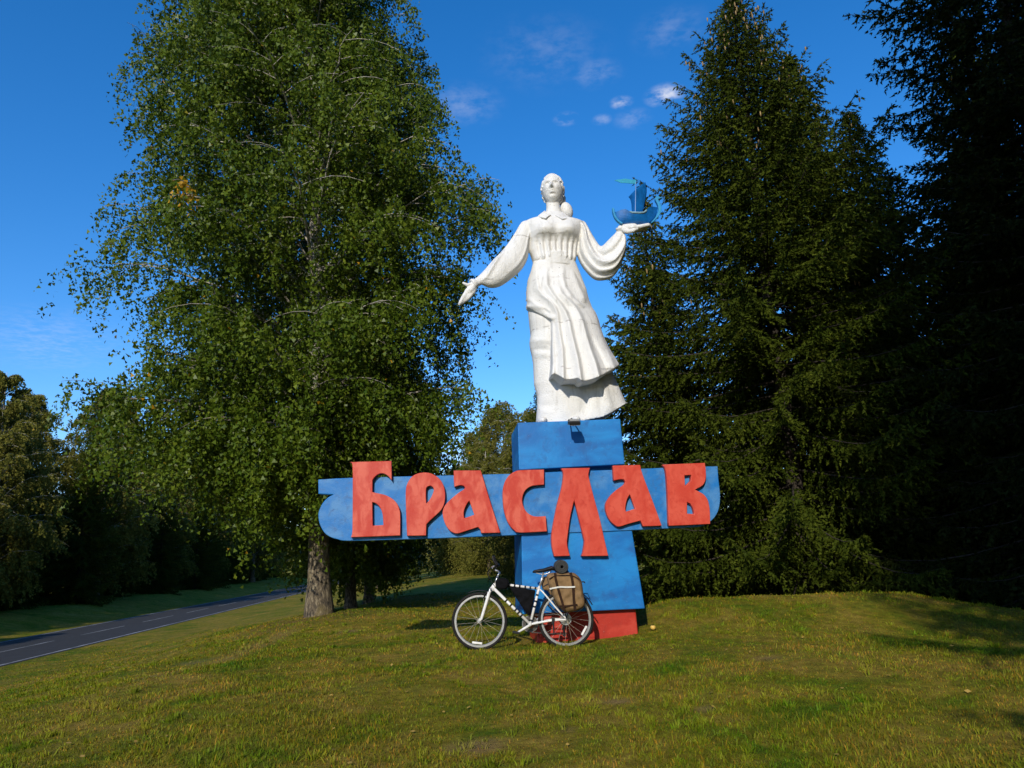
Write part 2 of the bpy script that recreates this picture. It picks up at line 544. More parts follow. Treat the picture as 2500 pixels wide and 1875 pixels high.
def capsule(P, r, n=14, m=5):
    """tube with rounded ends"""
    P = np.asarray(P, float); r = np.broadcast_to(np.asarray(r, float), (len(P),)).astype(float)
    d0 = P[0] - P[1]; d0 /= np.linalg.norm(d0)
    d1 = P[-1] - P[-2]; d1 /= np.linalg.norm(d1)
    A = [P[0] + d0 * r[0] * math.sin(t) for t in np.linspace(math.pi / 2 * 0.96, 0.25, m)]
    ra = [r[0] * math.cos(t) for t in np.linspace(math.pi / 2 * 0.96, 0.25, m)]
    B = [P[-1] + d1 * r[-1] * math.sin(t) for t in np.linspace(0.25, math.pi / 2 * 0.96, m)]
    rb = [r[-1] * math.cos(t) for t in np.linspace(0.25, math.pi / 2 * 0.96, m)]
    return tube(np.vstack([A, P, B]), np.concatenate([ra, r, rb]), n)


def box(c, s, rot=None):
    c = np.array(c, float); s = np.array(s, float) / 2
    v = np.array([(x, y, z) for x in (-1, 1) for y in (-1, 1) for z in (-1, 1)], float) * s
    if rot is not None:
        v = v @ np.array(rot.to_matrix() if hasattr(rot, 'to_matrix') else rot).T
    return v + c, [(0, 1, 3, 2), (4, 6, 7, 5), (0, 4, 5, 1), (2, 3, 7, 6), (0, 2, 6, 4), (1, 5, 7, 3)]


def loft(rings, caps=True):
    n = len(rings[0])
    V = np.vstack(rings); F = []
    for i in range(len(rings) - 1):
        for j in range(n):
            F.append((i * n + j, i * n + (j + 1) % n, (i + 1) * n + (j + 1) % n, (i + 1) * n + j))
    if caps:
        F.append(tuple(range(n - 1, -1, -1))); F.append(tuple((len(rings) - 1) * n + j for j in range(n)))
    return V, F


def ellipsoid(c, r, nu=32, nv=20, rot=None):
    u = np.linspace(0, 2 * math.pi, nu, endpoint=False); vv = np.linspace(0.03, math.pi - 0.03, nv)
    rings = []
    for t in vv:
        p = np.stack([np.cos(u) * math.sin(t) * r[0], np.sin(u) * math.sin(t) * r[1], np.full(nu, math.cos(t) * r[2])], 1)
        if rot is not None:
            p = p @ np.array(rot).T
        rings.append(p + np.array(c))
    return loft(rings)


def lathe_y(c, prof, n=32):
    """rings round the y axis; prof = (y, r) closed loop"""
    ang = np.arange(n) * 2 * math.pi / n
    rings = []
    for y, r in prof:
        rings.append(np.stack([c[0] + r * np.cos(ang), np.full(n, c[1] + y), c[2] + r * np.sin(ang)], 1))
    V = np.vstack(rings); k = len(prof); F = []
    for i in range(k):
        for j in range(n):
            F.append((i * n + j, i * n + (j + 1) % n, ((i + 1) % k) * n + (j + 1) % n, ((i + 1) % k) * n + j))
    return V, F


def catmull(P, n=6, closed=False):
    P = np.asarray(P, float); out = []
    m = len(P)
    for i in range(m if closed else m - 1):
        p0 = P[(i - 1) % m] if closed or i > 0 else 2 * P[0] - P[1]
        p1, p2 = P[i], P[(i + 1) % m]
        p3 = P[(i + 2) % m] if closed or i + 2 < m else 2 * P[-1] - P[-2]
        for t in np.arange(n) / n:
            out.append(0.5 * (2 * p1 + (p2 - p0) * t + (2 * p0 - 5 * p1 + 4 * p2 - p3) * t * t + (3 * p1 - p0 - 3 * p2 + p3) * t ** 3))
    if not closed:
        out.append(P[-1])
    return np.array(out)


def smooth_poly(P, corner=38, n=4):
    """round the gentle corners of a closed outline and keep the sharp ones"""
    P = np.asarray(P, float); m = len(P); sharp = []
    for i in range(m):
        a, b = P[i] - P[i - 1], P[(i + 1) % m] - P[i]
        c = np.dot(a, b) / (np.linalg.norm(a) * np.linalg.norm(b) + 1e-12)
        sharp.append(math.degrees(math.acos(max(-1, min(1, c)))) > corner)
    if not any(sharp):
        return catmull(P, n, True)
    s = sharp.index(True); out = []; seg = [P[s]]
    for k in range(1, m + 1):
        i = (s + k) % m; seg.append(P[i])
        if sharp[i]:
            out.extend(catmull(seg, n)[:-1] if len(seg) > 2 else [seg[0]]); seg = [P[i]]
    return np.array(out)


def extrude_outline(name, loops, depth, bev=0.006):
    """loops in local (x, z); front face at y = 0, back at y = depth; returns mesh"""
    cu = bpy.data.curves.new('outline', 'CURVE')
    cu.dimensions = '2D'; cu.fill_mode = 'BOTH'
    cu.extrude = depth / 2 - bev; cu.bevel_depth = bev; cu.bevel_resolution = 1
    cu.offset = -bev
    for L in loops:
        sp = cu.splines.new('POLY'); sp.points.add(len(L) - 1); sp.use_cyclic_u = True
        for q, p in zip(sp.points, L):
            q.co = (p[0], p[1], 0, 1)
    o = bpy.data.objects.new('outline', cu); col.objects.link(o)
    dg = bpy.context.evaluated_depsgraph_get()
    me = bpy.data.meshes.new_from_object(o.evaluated_get(dg))
    bpy.data.objects.remove(o); bpy.data.curves.remove(cu)
    me.name = name
    v = np.empty(len(me.vertices) * 3); me.vertices.foreach_get('co', v); v = v.reshape(-1, 3)
    w = np.stack([v[:, 0], depth / 2 - v[:, 2], v[:, 1]], 1)
    me.vertices.foreach_set('co', w.ravel()); me.update()
    return me


def remesh(name, vf, voxel, it=3, fac=0.5):
    v, f = vf
    me = bpy.data.meshes.new(name); me.from_pydata(np.asarray(v).tolist(), [], [tuple(int(i) for i in q) for q in f]); me.update()
    fix_normals(me)
    o = bpy.data.objects.new(name, me); col.objects.link(o)
    m = o.modifiers.new('r', 'REMESH'); m.mode = 'VOXEL'; m.voxel_size = voxel; m.use_smooth_shade = True
    if it:
        s = o.modifiers.new('s', 'SMOOTH'); s.iterations = it; s.factor = fac
    dg = bpy.context.evaluated_depsgraph_get()
    out = bpy.data.meshes.new_from_object(o.evaluated_get(dg))
    bpy.data.objects.remove(o); bpy.data.meshes.remove(me)
    out.name = name
    return out


# ------------------------------------------------------------------ ground, road
def sstep(a, b, x):
    t = np.clip((x - a) / (b - a), 0, 1)
    return t * t * (3 - 2 * t)


ROAD_Z = -1.25


def road_x(y):                    # near edge of the carriageway
    return -14.2 - 0.104 * (y - 20.5)


def ground_z(x, y):
    x = np.asarray(x, float); y = np.asarray(y, float)
    z = ROAD_Z * sstep(0, 1, (-2.5 - x) / (-2.5 - (road_x(y) + 0.5)))
    z = z - 0.42 * sstep(9.0, -1.0, y) * (1 - sstep(-4, -12, x))
    z = z + 0.18 * np.exp(-((x + 4.2) ** 2 + (y - 16) ** 2) / 6.0)
    z = z + 0.40 * np.exp(-((y - 11.7) / np.where(y < 11.7, 1.5, 2.2)) ** 2) * sstep(0.9, 2.6, x) * sstep(9, 4, x) - 0.75 * sstep(12.0, 18.0, y) * sstep(0.6, 2.6, x) - 0.40 * sstep(3.5, 13, x) * sstep(16, 7, y)
    bank = sstep(-5.2, -9.5, x - road_x(y))            # rise beyond the road
    z = z + 0.7 * bank
    z = z + 13.0 * sstep(125, 230, np.hypot(x * 1.0, y - 20))      # rising ground beyond the woods
    n = 0.030 * np.sin(0.9 * x + 0.7 * y) + 0.022 * np.sin(1.7 * x - 1.3 * y + 1) + 0.012 * np.sin(3.1 * x + 2.3 * y) + 0.008 * np.sin(5.3 * x - 4.1 * y)
    flat = sstep(1.2, 0.0, x - road_x(y)) * sstep(-6.5, -5.2, x - road_x(y))
    near = np.exp(-((x - 0.9) ** 2 / 6 + (y - 10) ** 2 / 3))
    return z + n * (1 - flat) * (1 - 0.8 * near)


def build_ground():
    def axis(lo, hi, c0, c1, fine, grow):
        a = [c0]
        while a[-1] < c1: a.append(a[-1] + fine)
        s = fine
        while a[-1] < hi: s *= grow; a.append(a[-1] + s)
        s = fine; b = [c0]
        while b[-1] > lo: s *= grow; b.append(b[-1] - s)
        return np.array(b[:0:-1] + a)
    xs = axis(-420, 420, -20, 12, 0.22, 1.12)
    ys = axis(-120, 700, 2, 24, 0.22, 1.10)
    X, Y = np.meshgrid(xs, ys)
    Z = ground_z(X, Y)
    v = np.stack([X, Y, Z], -1).reshape(-1, 3)
    nx, ny = len(xs), len(ys)
    i = np.arange(nx * ny).reshape(ny, nx)
    f = np.stack([i[:-1, :-1], i[:-1, 1:], i[1:, 1:], i[1:, :-1]], -1).reshape(-1, 4)
    o = put('lawn', big_mesh('lawn', v, f), M['lawn'], smooth=True)
    tag(o, 'mown grass mound with straw patches', None, None, 'structure')
    # road
    def strip(a, b, z, y0, y1, n):
        yy = np.linspace(y0, y1, n)
        L = np.stack([road_x(yy) - a, yy, np.full(n, ROAD_Z + z)], 1); Q = np.stack([road_x(yy) - b, yy, np.full(n, ROAD_Z + z)], 1)
        return np.vstack([L, Q]), [(k, k + 1, n + k + 1, n + k) for k in range(n - 1)]
    rd = add('road', strip(0.0, 4.7, 0.006, -60, 400, 80), M['asphalt']); tag(rd, 'grey asphalt road', None, None, 'structure')
    add('edge_line', strip(0.14, 0.25, 0.010, -60, 300, 80), M['roadpaint'], rd)
    add('edge_line', strip(4.45, 4.56, 0.010, -60, 300, 80), M['roadpaint'], rd)
    y = 12.0
    while y < 110:
        add('centre_dash', strip(2.31, 2.39, 0.010, y, y + 4.2, 4), M['roadpaint'], rd); y += 6.3


build_ground()

# ------------------------------------------------------------------ monument frame
YAW = R(5.5)
UU = np.array((math.cos(YAW), math.sin(YAW), 0.0))           # along the sign, to the right and away
NN = np.array((math.sin(YAW), -math.cos(YAW), 0.0))          # towards the photographer
FRONT0 = at_y(1389, 1300, 10.10)                             # a point on the pedestal's front
MO = np.array((FRONT0[0], FRONT0[1], 0.0))                   # monument origin on the ground


def on_front(px, py, off=0.0):
    """photo pixel -> (u, z) on the plane `off` metres in front of the pedestal's front"""
    d = ray(px, py); p0 = MO + NN * off
    p = CAM + d * (np.dot(p0 - CAM, NN) / np.dot(d, NN))
    return np.array((np.dot(p - MO, UU), p[2]))


def z3(x, y): return (760 + x * 0.24412, 1100 + y * 0.24412)
def z4(x, y): return (1230 + x * 0.24864, 1000 + y * 0.24864)
def z5(x, y): return (1080 + x * 0.23508, 1350 + y * 0.23508)


def to_world(u, w, z):
    """u along, w behind the front, z up"""
    return MO + UU * u - NN * w + np.array((0, 0, z))


MONU_ROT = Euler((0, 0, YAW))


def monument():
    ped = empty('monument_pedestal', MO, 'tapered blue pedestal with red foot carrying the sign board', 'pedestal')
    ped.rotation_euler = MONU_ROT

    def block(name, quad, w0, w1, mat, bw=0.012, shrink=0.0):
        # quad: four (u, z): bl, br, tr, tl on the front
        v = [(u, w0, z) for u, z in quad] + [(u, w1, z) for u, z in quad]
        f = [(0, 1, 2, 3), (5, 4, 7, 6), (0, 4, 5, 1), (3, 2, 6, 7), (0, 3, 7, 4), (1, 5, 6, 2)]
        me = bpy.data.meshes.new(name); me.from_pydata(v, [], f); me.update(); fix_normals(me)
        o = put(name, me, mat, ped)
        return bevel(o, bw)
    ub = [on_front(*p) for p in ((1267.3, 1147.5), (1525.5, 1133.5), (1514.7, 1022.4), (1263.6, 1032))]
    block('upper_block', ub, 0.0, 1.0, M['blue'])
    lb = [on_front(*p) for p in ((1275.5, 1500), (1575, 1486), (1541.5, 1285), (1273.0, 1299))]
    block('lower_block', lb, 0.0, 1.04, M['blue'])
    core = [(lb[3][0] + 0.03, lb[3][1] - 0.1), (lb[2][0] - 0.03, lb[2][1] - 0.1), (ub[1][0] - 0.02, ub[1][1] + 0.1), (ub[0][0] + 0.02, ub[0][1] + 0.1)]
    block('core', core, 0.20, 0.98, M['blue'])
    rr = on_front(1552, 1486, -0.10); r0 = on_front(1310, 1500, -0.10)
    block('plinth', [(r0[0] - 0.02, -0.25), (rr[0] + 0.02, -0.25), (rr[0], lb[1][1] + 0.05), (r0[0], lb[1][1] + 0.05)], 0.10, 0.95, M['red_base'], 0.02)
    # board
    top = [z3(70, 290), z3(400, 272), z3(1200, 252), z3(2010, 232), z4(600, 607), z4(1070, 592), z4(1560, 572), z4(2100, 555)]
    right = [z4(2111, 700), z4(2125, 820), z4(2120, 940), z4(2090, 1030), z4(2040, 1090), z4(1975, 1130), z4(1900, 1152)]
    bot = [z4(1350, 1180), z4(900, 1201), z4(480, 1215), z4(0, 1238), z3(1200, 880), z3(700, 895)]
    left = [z3(350, 903), z3(270, 890), z3(190, 865), z3(130, 820), z3(90, 750), z3(72, 680), z3(75, 610), z3(110, 530), z3(165, 470), z3(225, 437), z3(70, 432)]
    BO = 0.02
    outl = smooth_poly([on_front(px, py, BO) for px, py in top + right + bot + left], 45, 3)
    me = extrude_outline('sign_board', [outl], 0.20, 0.008)
    board = put('sign_board', me, M['blue_board'], ped); board.location = (0, -BO, 0)
    board['label'] = 'long blue weathered sign board with a rounded curl at one end'
    LET = {
        'letter_be': ([z3(*p) for p in [(385, 115), (800, 103), (805, 302), (790, 280), (765, 252), (725, 230), (680, 232), (640, 258), (612, 295), (610, 415), (680, 430), (740, 445), (800, 475), (850, 520), (880, 580), (890, 650), (890, 850), (395, 866), (408, 825), (412, 700), (414, 400), (410, 150)]],
                      [[z3(*p) for p in [(610, 515), (650, 530), (690, 575), (713, 640), (722, 745), (612, 750)]]]),
        'letter_er': ([z3(*p) for p in [(957, 852), (951, 700), (946, 560), (945, 400), (960, 330), (1000, 268), (1050, 234), (1120, 219), (1190, 226), (1250, 255), (1300, 305), (1330, 370), (1340, 450), (1330, 530), (1298, 595), (1240, 652), (1190, 697), (1152, 738), (1148, 850)]],
                      [[z3(*p) for p in [(1148, 530), (1148, 390), (1163, 358), (1190, 350), (1215, 363), (1225, 395), (1207, 450), (1180, 497)]]]),
        'letter_a': ([z3(*p) for p in [(1425, 200), (1695, 197), (1715, 260), (1800, 540), (1892, 822), (1700, 825), (1690, 790), (1668, 765), (1560, 800), (1470, 828), (1430, 825), (1380, 795), (1340, 735), (1318, 665), (1315, 605), (1340, 545), (1400, 482), (1470, 425), (1522, 390), (1540, 370), (1525, 353), (1490, 346), (1432, 362), (1425, 290)]],
                     [[z3(*p) for p in [(1580, 500), (1632, 640), (1580, 660), (1530, 675), (1525, 620), (1545, 555)]]]),
        'letter_es': ([z4(*p) for p in [(395, 588), (396, 737), (330, 742), (270, 752), (225, 780), (195, 822), (182, 880), (190, 940), (220, 1000), (270, 1038), (330, 1050), (412, 1045), (425, 1196), (160, 1208), (100, 1182), (50, 1125), (15, 1040), (-4, 950), (-10, 850), (-6, 770), (15, 700), (55, 642), (110, 607), (170, 594)]], []),
        'letter_el': ([z4(*p) for p in [(566, 577), (846, 570), (835, 620), (836, 665), (885, 860), (940, 1060), (985, 1260), (1005, 1345), (1026, 1436), (764, 1438), (778, 1400), (792, 1305), (785, 1260), (750, 1120), (692, 888), (665, 1000), (648, 1090), (625, 1260), (622, 1310), (632, 1370), (650, 1436), (495, 1441), (473, 1340), (470, 1230), (490, 1100), (525, 930), (560, 800), (580, 700), (584, 625)]], []),
        'letter_a.001': ([z4(*p) for p in [(1073, 549), (1340, 542), (1365, 640), (1460, 890), (1552, 1140), (1365, 1146), (1342, 1090), (1230, 1120), (1140, 1148), (1100, 1140), (1040, 1085), (1007, 1010), (1000, 935), (1030, 870), (1080, 812), (1140, 765), (1180, 735), (1195, 707), (1180, 686), (1140, 684), (1080, 697), (1075, 620)]],
                         [[z4(*p) for p in [(1238, 832), (1292, 972), (1200, 1002), (1195, 960), (1210, 885)]]]),
        'letter_ve': ([z4(*p) for p in [(1560, 540), (1975, 522), (1985, 600), (1984, 680), (1955, 742), (1880, 785), (1960, 830), (2000, 880), (2016, 935), (2025, 1000), (2028, 1123), (1620, 1141), (1615, 1000), (1605, 760), (1590, 600)]],
                      [[z4(*p) for p in [(1775, 645), (1840, 640), (1836, 700), (1780, 752)]], [z4(*p) for p in [(1800, 908), (1832, 922), (1858, 968), (1872, 1026), (1800, 1021)]]]),
    }
    LO = 0.095
    for k, (o_, holes) in LET.items():
        loops = [smooth_poly([on_front(px, py, LO) for px, py in o_], 36, 4)]
        loops += [smooth_poly([on_front(px, py, LO) for px, py in h], 36, 4) for h in holes]
        me = extrude_outline('letter', loops, 0.085 if k != 'letter_el' else 0.099, 0.006)
        lo = put(k, me, M['red_faded' if k in ('letter_be', 'letter_er', 'letter_a', 'letter_es') else 'red'], board); lo.location = (0, BO - LO, 0)
        lo['label'] = 'raised red letter on the blue board'
    return ub, lb


UB, LB = monument()

# floodlight on the pedestal's top edge
TOPZ = (UB[2][1] + UB[3][1]) / 2
def floodlight():
    u, z = on_front(1401, 1031, 0.28)
    base = to_world(u, -0.30, z)
    r = empty('floodlight', base, 'small black floodlight on an arm at the pedestal top edge', 'floodlight')
    rot = Euler((R(22), 0, YAW))
    add('housing', box(base, (0.150, 0.15, 0.05), rot), M['dark'], r); bevel(r.children[-1], 0.01)
    m3 = np.array(rot.to_matrix())
    add('glass', box(base + m3 @ np.array((0, 0, 0.027)), (0.13, 0.13, 0.008), rot), M['glass'], r)
    add('cooling_plate', box(base - m3 @ np.array((0, 0, 0.029)), (0.135, 0.135, 0.010), rot), M['grey'], r)
    for s in (-1, 1):
        a = base + m3 @ np.array((s * 0.08, 0, 0))
        b = to_world(u + s * 0.03, -0.10, TOPZ + 0.0)
        add('bracket', tube([a, a - NN * 0.0 + np.array((0, 0, -0.03)), b + np.array((0, 0, 0.0))], 0.009, 6), M['dark'], r)
    add('arm', tube([to_world(u, -0.12, TOPZ - 0.0), to_world(u, 0.10, TOPZ + 0.012)], 0.016, 8), M['dark'], r)


M['dark'] = plain('dark_metal', (0.02, 0.02, 0.022), 0.45, 0.2)
M['grey'] = plain('grey_metal', (0.17, 0.17, 0.17), 0.5, 0.2)
M['glass'] = plain('lamp_glass', (0.12, 0.13, 0.14), 0.1, 0.0)
floodlight()

# ------------------------------------------------------------------ statue
ST_W = 0.52                                           # statue axis behind the pedestal's front
ST_U = float(np.mean([on_front(1389, 1027, -ST_W)[0]]))
ST_O = to_world(ST_U, ST_W, TOPZ)
def rotz(v):
    c, s = math.cos(YAW), math.sin(YAW)
    v = np.asarray(v, float)
    return np.stack([v[..., 0] * c - v[..., 1] * s, v[..., 0] * s + v[..., 1] * c, v[..., 2]], -1)


def sp(px, py, y=0.0):
    """photo pixel -> statue coordinates (x right, y away, z up from the pedestal top) on the plane y"""
    d = ray(px, py); p0 = ST_O - NN * y
    p = CAM + d * (np.dot(p0 - CAM, NN) / np.dot(d, NN)) - ST_O
    return np.array((np.dot(p, UU), y, p[2]))


def s1(x, y, d=0.0): return sp(1100 + x * 0.253165, 400 + y * 0.253165, d)
def s2(x, y, d=0.0): return sp(1200 + x * 0.253165, 620 + y * 0.253165, d)
def s7(x, y, d=0.0): return sp(1460 + x * 0.096463, 420 + y * 0.096463, d)


def interp_side(pts):
    P = np.array(pts); o = np.argsort(P[:, 2])
    return P[o, 2], P[o, 0]


def wrinkle(x, z, lines):
    """sum of ridges along polylines: (points[(x,z)], amp, w_left, w_right)"""
    d = np.zeros_like(x)
    for pts, amp, wl_, wr_ in lines:
        P = np.array(pts); o = np.argsort(P[:, 1]); zz, xx = P[o, 1], P[o, 0]
        xr = np.interp(z, zz, xx)
        fade = sstep(zz[0] - 0.10, zz[0] + 0.06, z) * sstep(zz[-1] + 0.08, zz[-1] - 0.06, z)
        t = x - xr
        d += amp * fade * np.where(t < 0, np.exp(-(t / wl_) ** 2), np.exp(-(t / wr_) ** 2))
    return d


def statue():
    st = empty('statue', ST_O, 'white plaster statue of a woman in long dress, one arm held out', 'statue')
    st.rotation_euler = (0, 0, YAW)
    xz = lambda p: (p[0], p[2])
    na = 160
    ang = np.arange(na) * 2 * math.pi / na
    ca, sa = np.cos(ang), np.sin(ang)

    # ---- skirt ----
    zl, xl = interp_side([s1(795, 950), s1(770, 1060), s1(742, 1150), s1(737, 1300), s2(350, 510), s2(354, 560), s2(362, 640), s2(377, 780), s2(366, 850), s2(372, 910), s2(390, 985), s2(402, 1060), s2(410, 1260), s2(440, 1370), s2(440, 1480), s2(430, 1600)])
    zr, xr = interp_side([s1(1200, 950), s1(1255, 1080), s1(1310, 1220), s1(1325, 1310), s2(960, 560), s2(1000, 700), s2(1045, 850), s2(1100, 980), s2(1190, 1210), s2(1250, 1345), s2(1295, 1450), s2(1345, 1560)])
    ztop = s1(1000, 900)[2]
    hem_r = s2(1295, 1452)
    rings = []
    bz = [(0.0, 0.30), (0.25, 0.29), (0.55, 0.27), (0.9, 0.30), (1.25, 0.34), (1.6, 0.33), (1.9, 0.24), (2.2, 0.20)]
    lines = [([xz(s2(600, 1330)), xz(s2(690, 1480)), xz(s2(700, 1590))], 0.03, 0.12, 0.10),
             ([xz(s2(850, 1240)), xz(s2(880, 1400)), xz(s2(860, 1560))], -0.035, 0.08, 0.08),
             ([xz(s2(1010, 1240)), xz(s2(1060, 1380)), xz(s2(1100, 1540))], 0.05, 0.10, 0.08),
             ([xz(s2(500, 820)), xz(s2(500, 1000))], 0.02, 0.10, 0.05)]
    for z in np.linspace(-0.0, ztop, 120):
        L, Rr = np.interp(z, zl, xl), np.interp(z, zr, xr)
        b = np.interp(z, [q[0] for q in bz], [q[1] for q in bz])
        cx, a = (L + Rr) / 2, (Rr - L) / 2
        p = 0.86
        x = cx + a * np.sign(ca) * np.abs(ca) ** p
        y = b * np.sign(sa) * np.abs(sa) ** p
        front = np.clip(-sa, 0, 1)
        y = y - front * wrinkle(x, np.full_like(x, z), lines)
        # drag folds round the bent knee
        kz = lambda zc, w: np.exp(-((z - zc) / w) ** 2)
        lk = sstep(s2(600, 900)[0], s2(380, 900)[0], x)
        for (qx, qy), am, w in [((400, 870), 0.028, 0.035), ((400, 945), -0.030, 0.03), ((420, 1000), 0.022, 0.035), ((430, 700), 0.015, 0.12), ((450, 1470), -0.028, 0.045), ((450, 1530), 0.02, 0.04)]:
            slope = -0.25 * (x - s2(qx, qy)[0])
            g = np.exp(-((z - s2(qx, qy)[2] - slope) / w) ** 2)
            y = y - front * g * am * lk * 1.5
        zz = np.full_like(x, z)
        # wind-lifted hem on the right
        x_in, z_in = s2(930, 1590)[0], 0.0
        t = np.clip((x - x_in) / (hem_r[0] - x_in), 0, 1.2)
        zmin = 0.005 + (hem_r[2]) * t ** 1.15
        zz = np.maximum(zz, zmin)
        rings.append(np.stack([x, y, zz], 1))
    skirt = remesh('skirt', loft(rings), 0.013, 2)
    put('skirt', skirt, M['plaster'], st)

    # ---- shoes under the hem ----
    for i, (qx, qy) in enumerate([(490, 1575), (808, 1565)]):
        c = s2(qx, qy, -0.34)
        vf = ellipsoid((c[0], -0.30, 0.035), (0.075, 0.17, 0.065))
        put('shoe', remesh('shoe', vf, 0.010, 2), M['plaster'], st)

    # ---- apron ----
    rows = np.array([(60, 405, 795), (110, 398, 805), (150, 385, 818), (250, 350, 872), (350, 338, 917), (440, 335, 942), (505, 345, 968), (520, 365, 975), (560, 432, 1005), (600, 510, 1022), (638, 572, 1036), (700, 577, 1052), (800, 580, 1086), (900, 583, 1132), (1000, 588, 1195), (1068, 590, 1236), (1250, 572, 1300)], float)
    hem = np.array([(570, 1165), (600, 1152), (640, 1170), (688, 1196), (700, 1212), (760, 1208), (830, 1196), (880, 1231), (960, 1207), (1040, 1178), (1090, 1150), (1140, 1120), (1236, 1068)], float)
    nr, nc = 150, 170
    t = np.linspace(0, 1, nr)[:, None]; c = np.linspace(0, 1, nc)[None, :]
    hx = 572 + (1236 - 572) * c
    hy = np.interp(hx, hem[:, 0], hem[:, 1])
    iy = 60 + t * (hy - 60)
    xL = np.interp(iy, rows[:, 0], rows[:, 1]); xR = np.interp(np.minimum(iy, 1100), rows[:, 0], rows[:, 2])
    ix = xL + (xR - xL) * c
    tt = (iy - 60) / 1150
    bt = np.interp(tt, [0, 0.12, 0.33, 0.5, 0.75, 1.0], [0.215, 0.27, 0.37, 0.42, 0.50, 0.60])
    s = 2 * c - 1
    kL = np.interp(tt, [0, 0.36, 0.48, 1.0], [1.0, 1.0, 0.35, 0.12]); kR = np.interp(tt, [0, 0.45, 1.0], [1.0, 0.97, 0.72])
    k = np.where(s < 0, kL, kR)
    yf = -bt * np.sqrt(np.clip(1 - k * np.abs(s) ** 2.2, 0.0, 1))
    def fold(pts, amp, wl_, wr_):
        P = np.array(pts, float)
        xr_ = np.interp(iy, P[:, 1], P[:, 0])
        fade = sstep(P[0, 1] - 60, P[0, 1] + 80, iy) * sstep(P[-1, 1] + 40, P[-1, 1] - 30, iy)
        d = ix - xr_
        grow = 0.5 + 0.5 * np.clip((iy - P[0, 1]) / max(1, (P[-1, 1] - P[0, 1])), 0, 1)
        return amp * fade * grow * np.where(d < 0, np.exp(-np.abs(d / wl_) ** 1.5), np.exp(-(d / (wr_ * 0.7)) ** 2))
    disp = 0
    for pts, amp, a_, b_ in [
        ([(430, 150), (436, 250), (452, 340), (500, 400), (560, 445), (610, 510), (634, 570), (642, 660), (655, 760), (680, 900), (690, 1040), (694, 1260)], 0.055, 46, 26),
        ([(525, 170), (535, 300), (590, 390), (660, 475), (715, 560), (748, 650), (770, 760), (800, 880), (832, 1010), (872, 1260)], 0.075, 60, 30),
        ([(640, 300), (680, 385), (740, 445), (800, 500), (845, 570), (880, 660), (915, 790), (955, 920), (1000, 1040), (1050, 1230)], 0.080, 66, 34),
        ([(785, 110), (800, 200), (840, 310), (885, 400), (900, 450)], 0.035, 40, 30),
        ([(690, 120), (690, 230), (712, 320), (780, 420), (880, 505)], 0.035, 45, 26),
        ([(340, 410), (400, 470), (470, 500), (540, 545), (580, 600), (586, 640)], 0.03, 60, 40),
        ([(580, 640), (584, 800), (590, 1000), (588, 1200)], 0.045, 30, 24),
        ([(1010, 560), (1035, 700), (1080, 850), (1150, 1000), (1190, 1120)], 0.05, 60, 40),
        ([(960, 800), (1040, 960), (1110, 1110), (1130, 1160)], -0.03, 30, 30),
        ([(440, 470), (500, 520), (560, 580)], -0.03, 30, 40)]:
        disp = disp + fold(pts, amp, a_, b_)
    edge = np.clip(np.minimum(c, 1 - c) / 0.03, 0.3, 1)
    yf = yf - disp * edge * 1.6
    # gentle pressed lines
    pf = np.array([[sp(1200 + ix[i, j] * 0.253165, 620 + iy[i, j] * 0.253165, yf[i, j]) for j in range(nc)] for i in range(nr)])
    back = pf.copy()
    thick = np.interp(tt, [0, 0.3, 0.45, 1.0], [0.12, 0.16, 0.20, 0.42]) * np.ones_like(yf)
    back[..., 1] = np.minimum(np.maximum(yf + 0.10, yf + thick), 0.10)
    back[..., 2] -= 0.02 * sstep(0.85, 1.0, t) * 0
    V = np.vstack([pf.reshape(-1, 3), back.reshape(-1, 3)])
    I = np.arange(nr * nc).reshape(nr, nc); B = I + nr * nc
    F = []
    for i in range(nr - 1):
        for j in range(nc - 1):
            F.append((I[i, j], I[i, j + 1], I[i + 1, j + 1], I[i + 1, j])); F.append((B[i, j], B[i + 1, j], B[i + 1, j + 1], B[i, j + 1]))
    for j in range(nc - 1):
        F.append((I[0, j], B[0, j], B[0, j + 1], I[0, j + 1])); F.append((I[-1, j], I[-1, j + 1], B[-1, j + 1], B[-1, j]))
    for i in range(nr - 1):
        F.append((I[i, 0], I[i + 1, 0], B[i + 1, 0], B[i, 0])); F.append((I[i, -1], B[i, -1], B[i + 1, -1], I[i + 1, -1]))
    apron = remesh('apron', (V, F), 0.0115, 1)
    put('apron', apron, M['plaster'], st)

    # ---- waistband ----
    rings = []
    za, zb = s1(1000, 1008)[2], s1(1000, 892)[2]
    for z, g in [(za - 0.02, -0.06), (za - 0.01, -0.004), (za + 0.03, 0.000), (zb - 0.02, 0.004), (zb - 0.006, 0.002), (zb + 0.004, -0.03)]:
        q = (z - za) / (zb - za)
        L = s1(808 + 30 * q, 0)[0] + 0.0; Rr = s1(1195 - 30 * q, 0)[0]
        L = s1(802 + 38 * q, 1008 - 116 * q)[0]; Rr = s1(1200 - 40 * q, 1008 - 116 * q)[0]
        rings.append(np.stack([(L + Rr) / 2 + ((Rr - L) / 2 + g) * ca, (0.235 + g) * sa, np.full(na, z)], 1))
    put('waistband', remesh('waistband', loft(rings), 0.008, 2), M['plaster'], st)

    # ---- blouse: trunk and the two full sleeves ----
    zl, xl = interp_side([s1(850, 985), s1(800, 960), s1(785, 915), s1(765, 860), s1(757, 800), s1(752, 730), s1(735, 665), s1(705, 615), s1(692, 582), s1(735, 562), s1(800, 545), s1(860, 522), s1(905, 480)])
    zr, xr = interp_side([s1(1150, 985), s1(1192, 965), s1(1208, 930), s1(1212, 860), s1(1222, 800), s1(1238, 730), s1(1255, 665), s1(1275, 615), s1(1285, 585), s1(1245, 568), s1(1180, 556), s1(1110, 532), s1(1085, 490)])
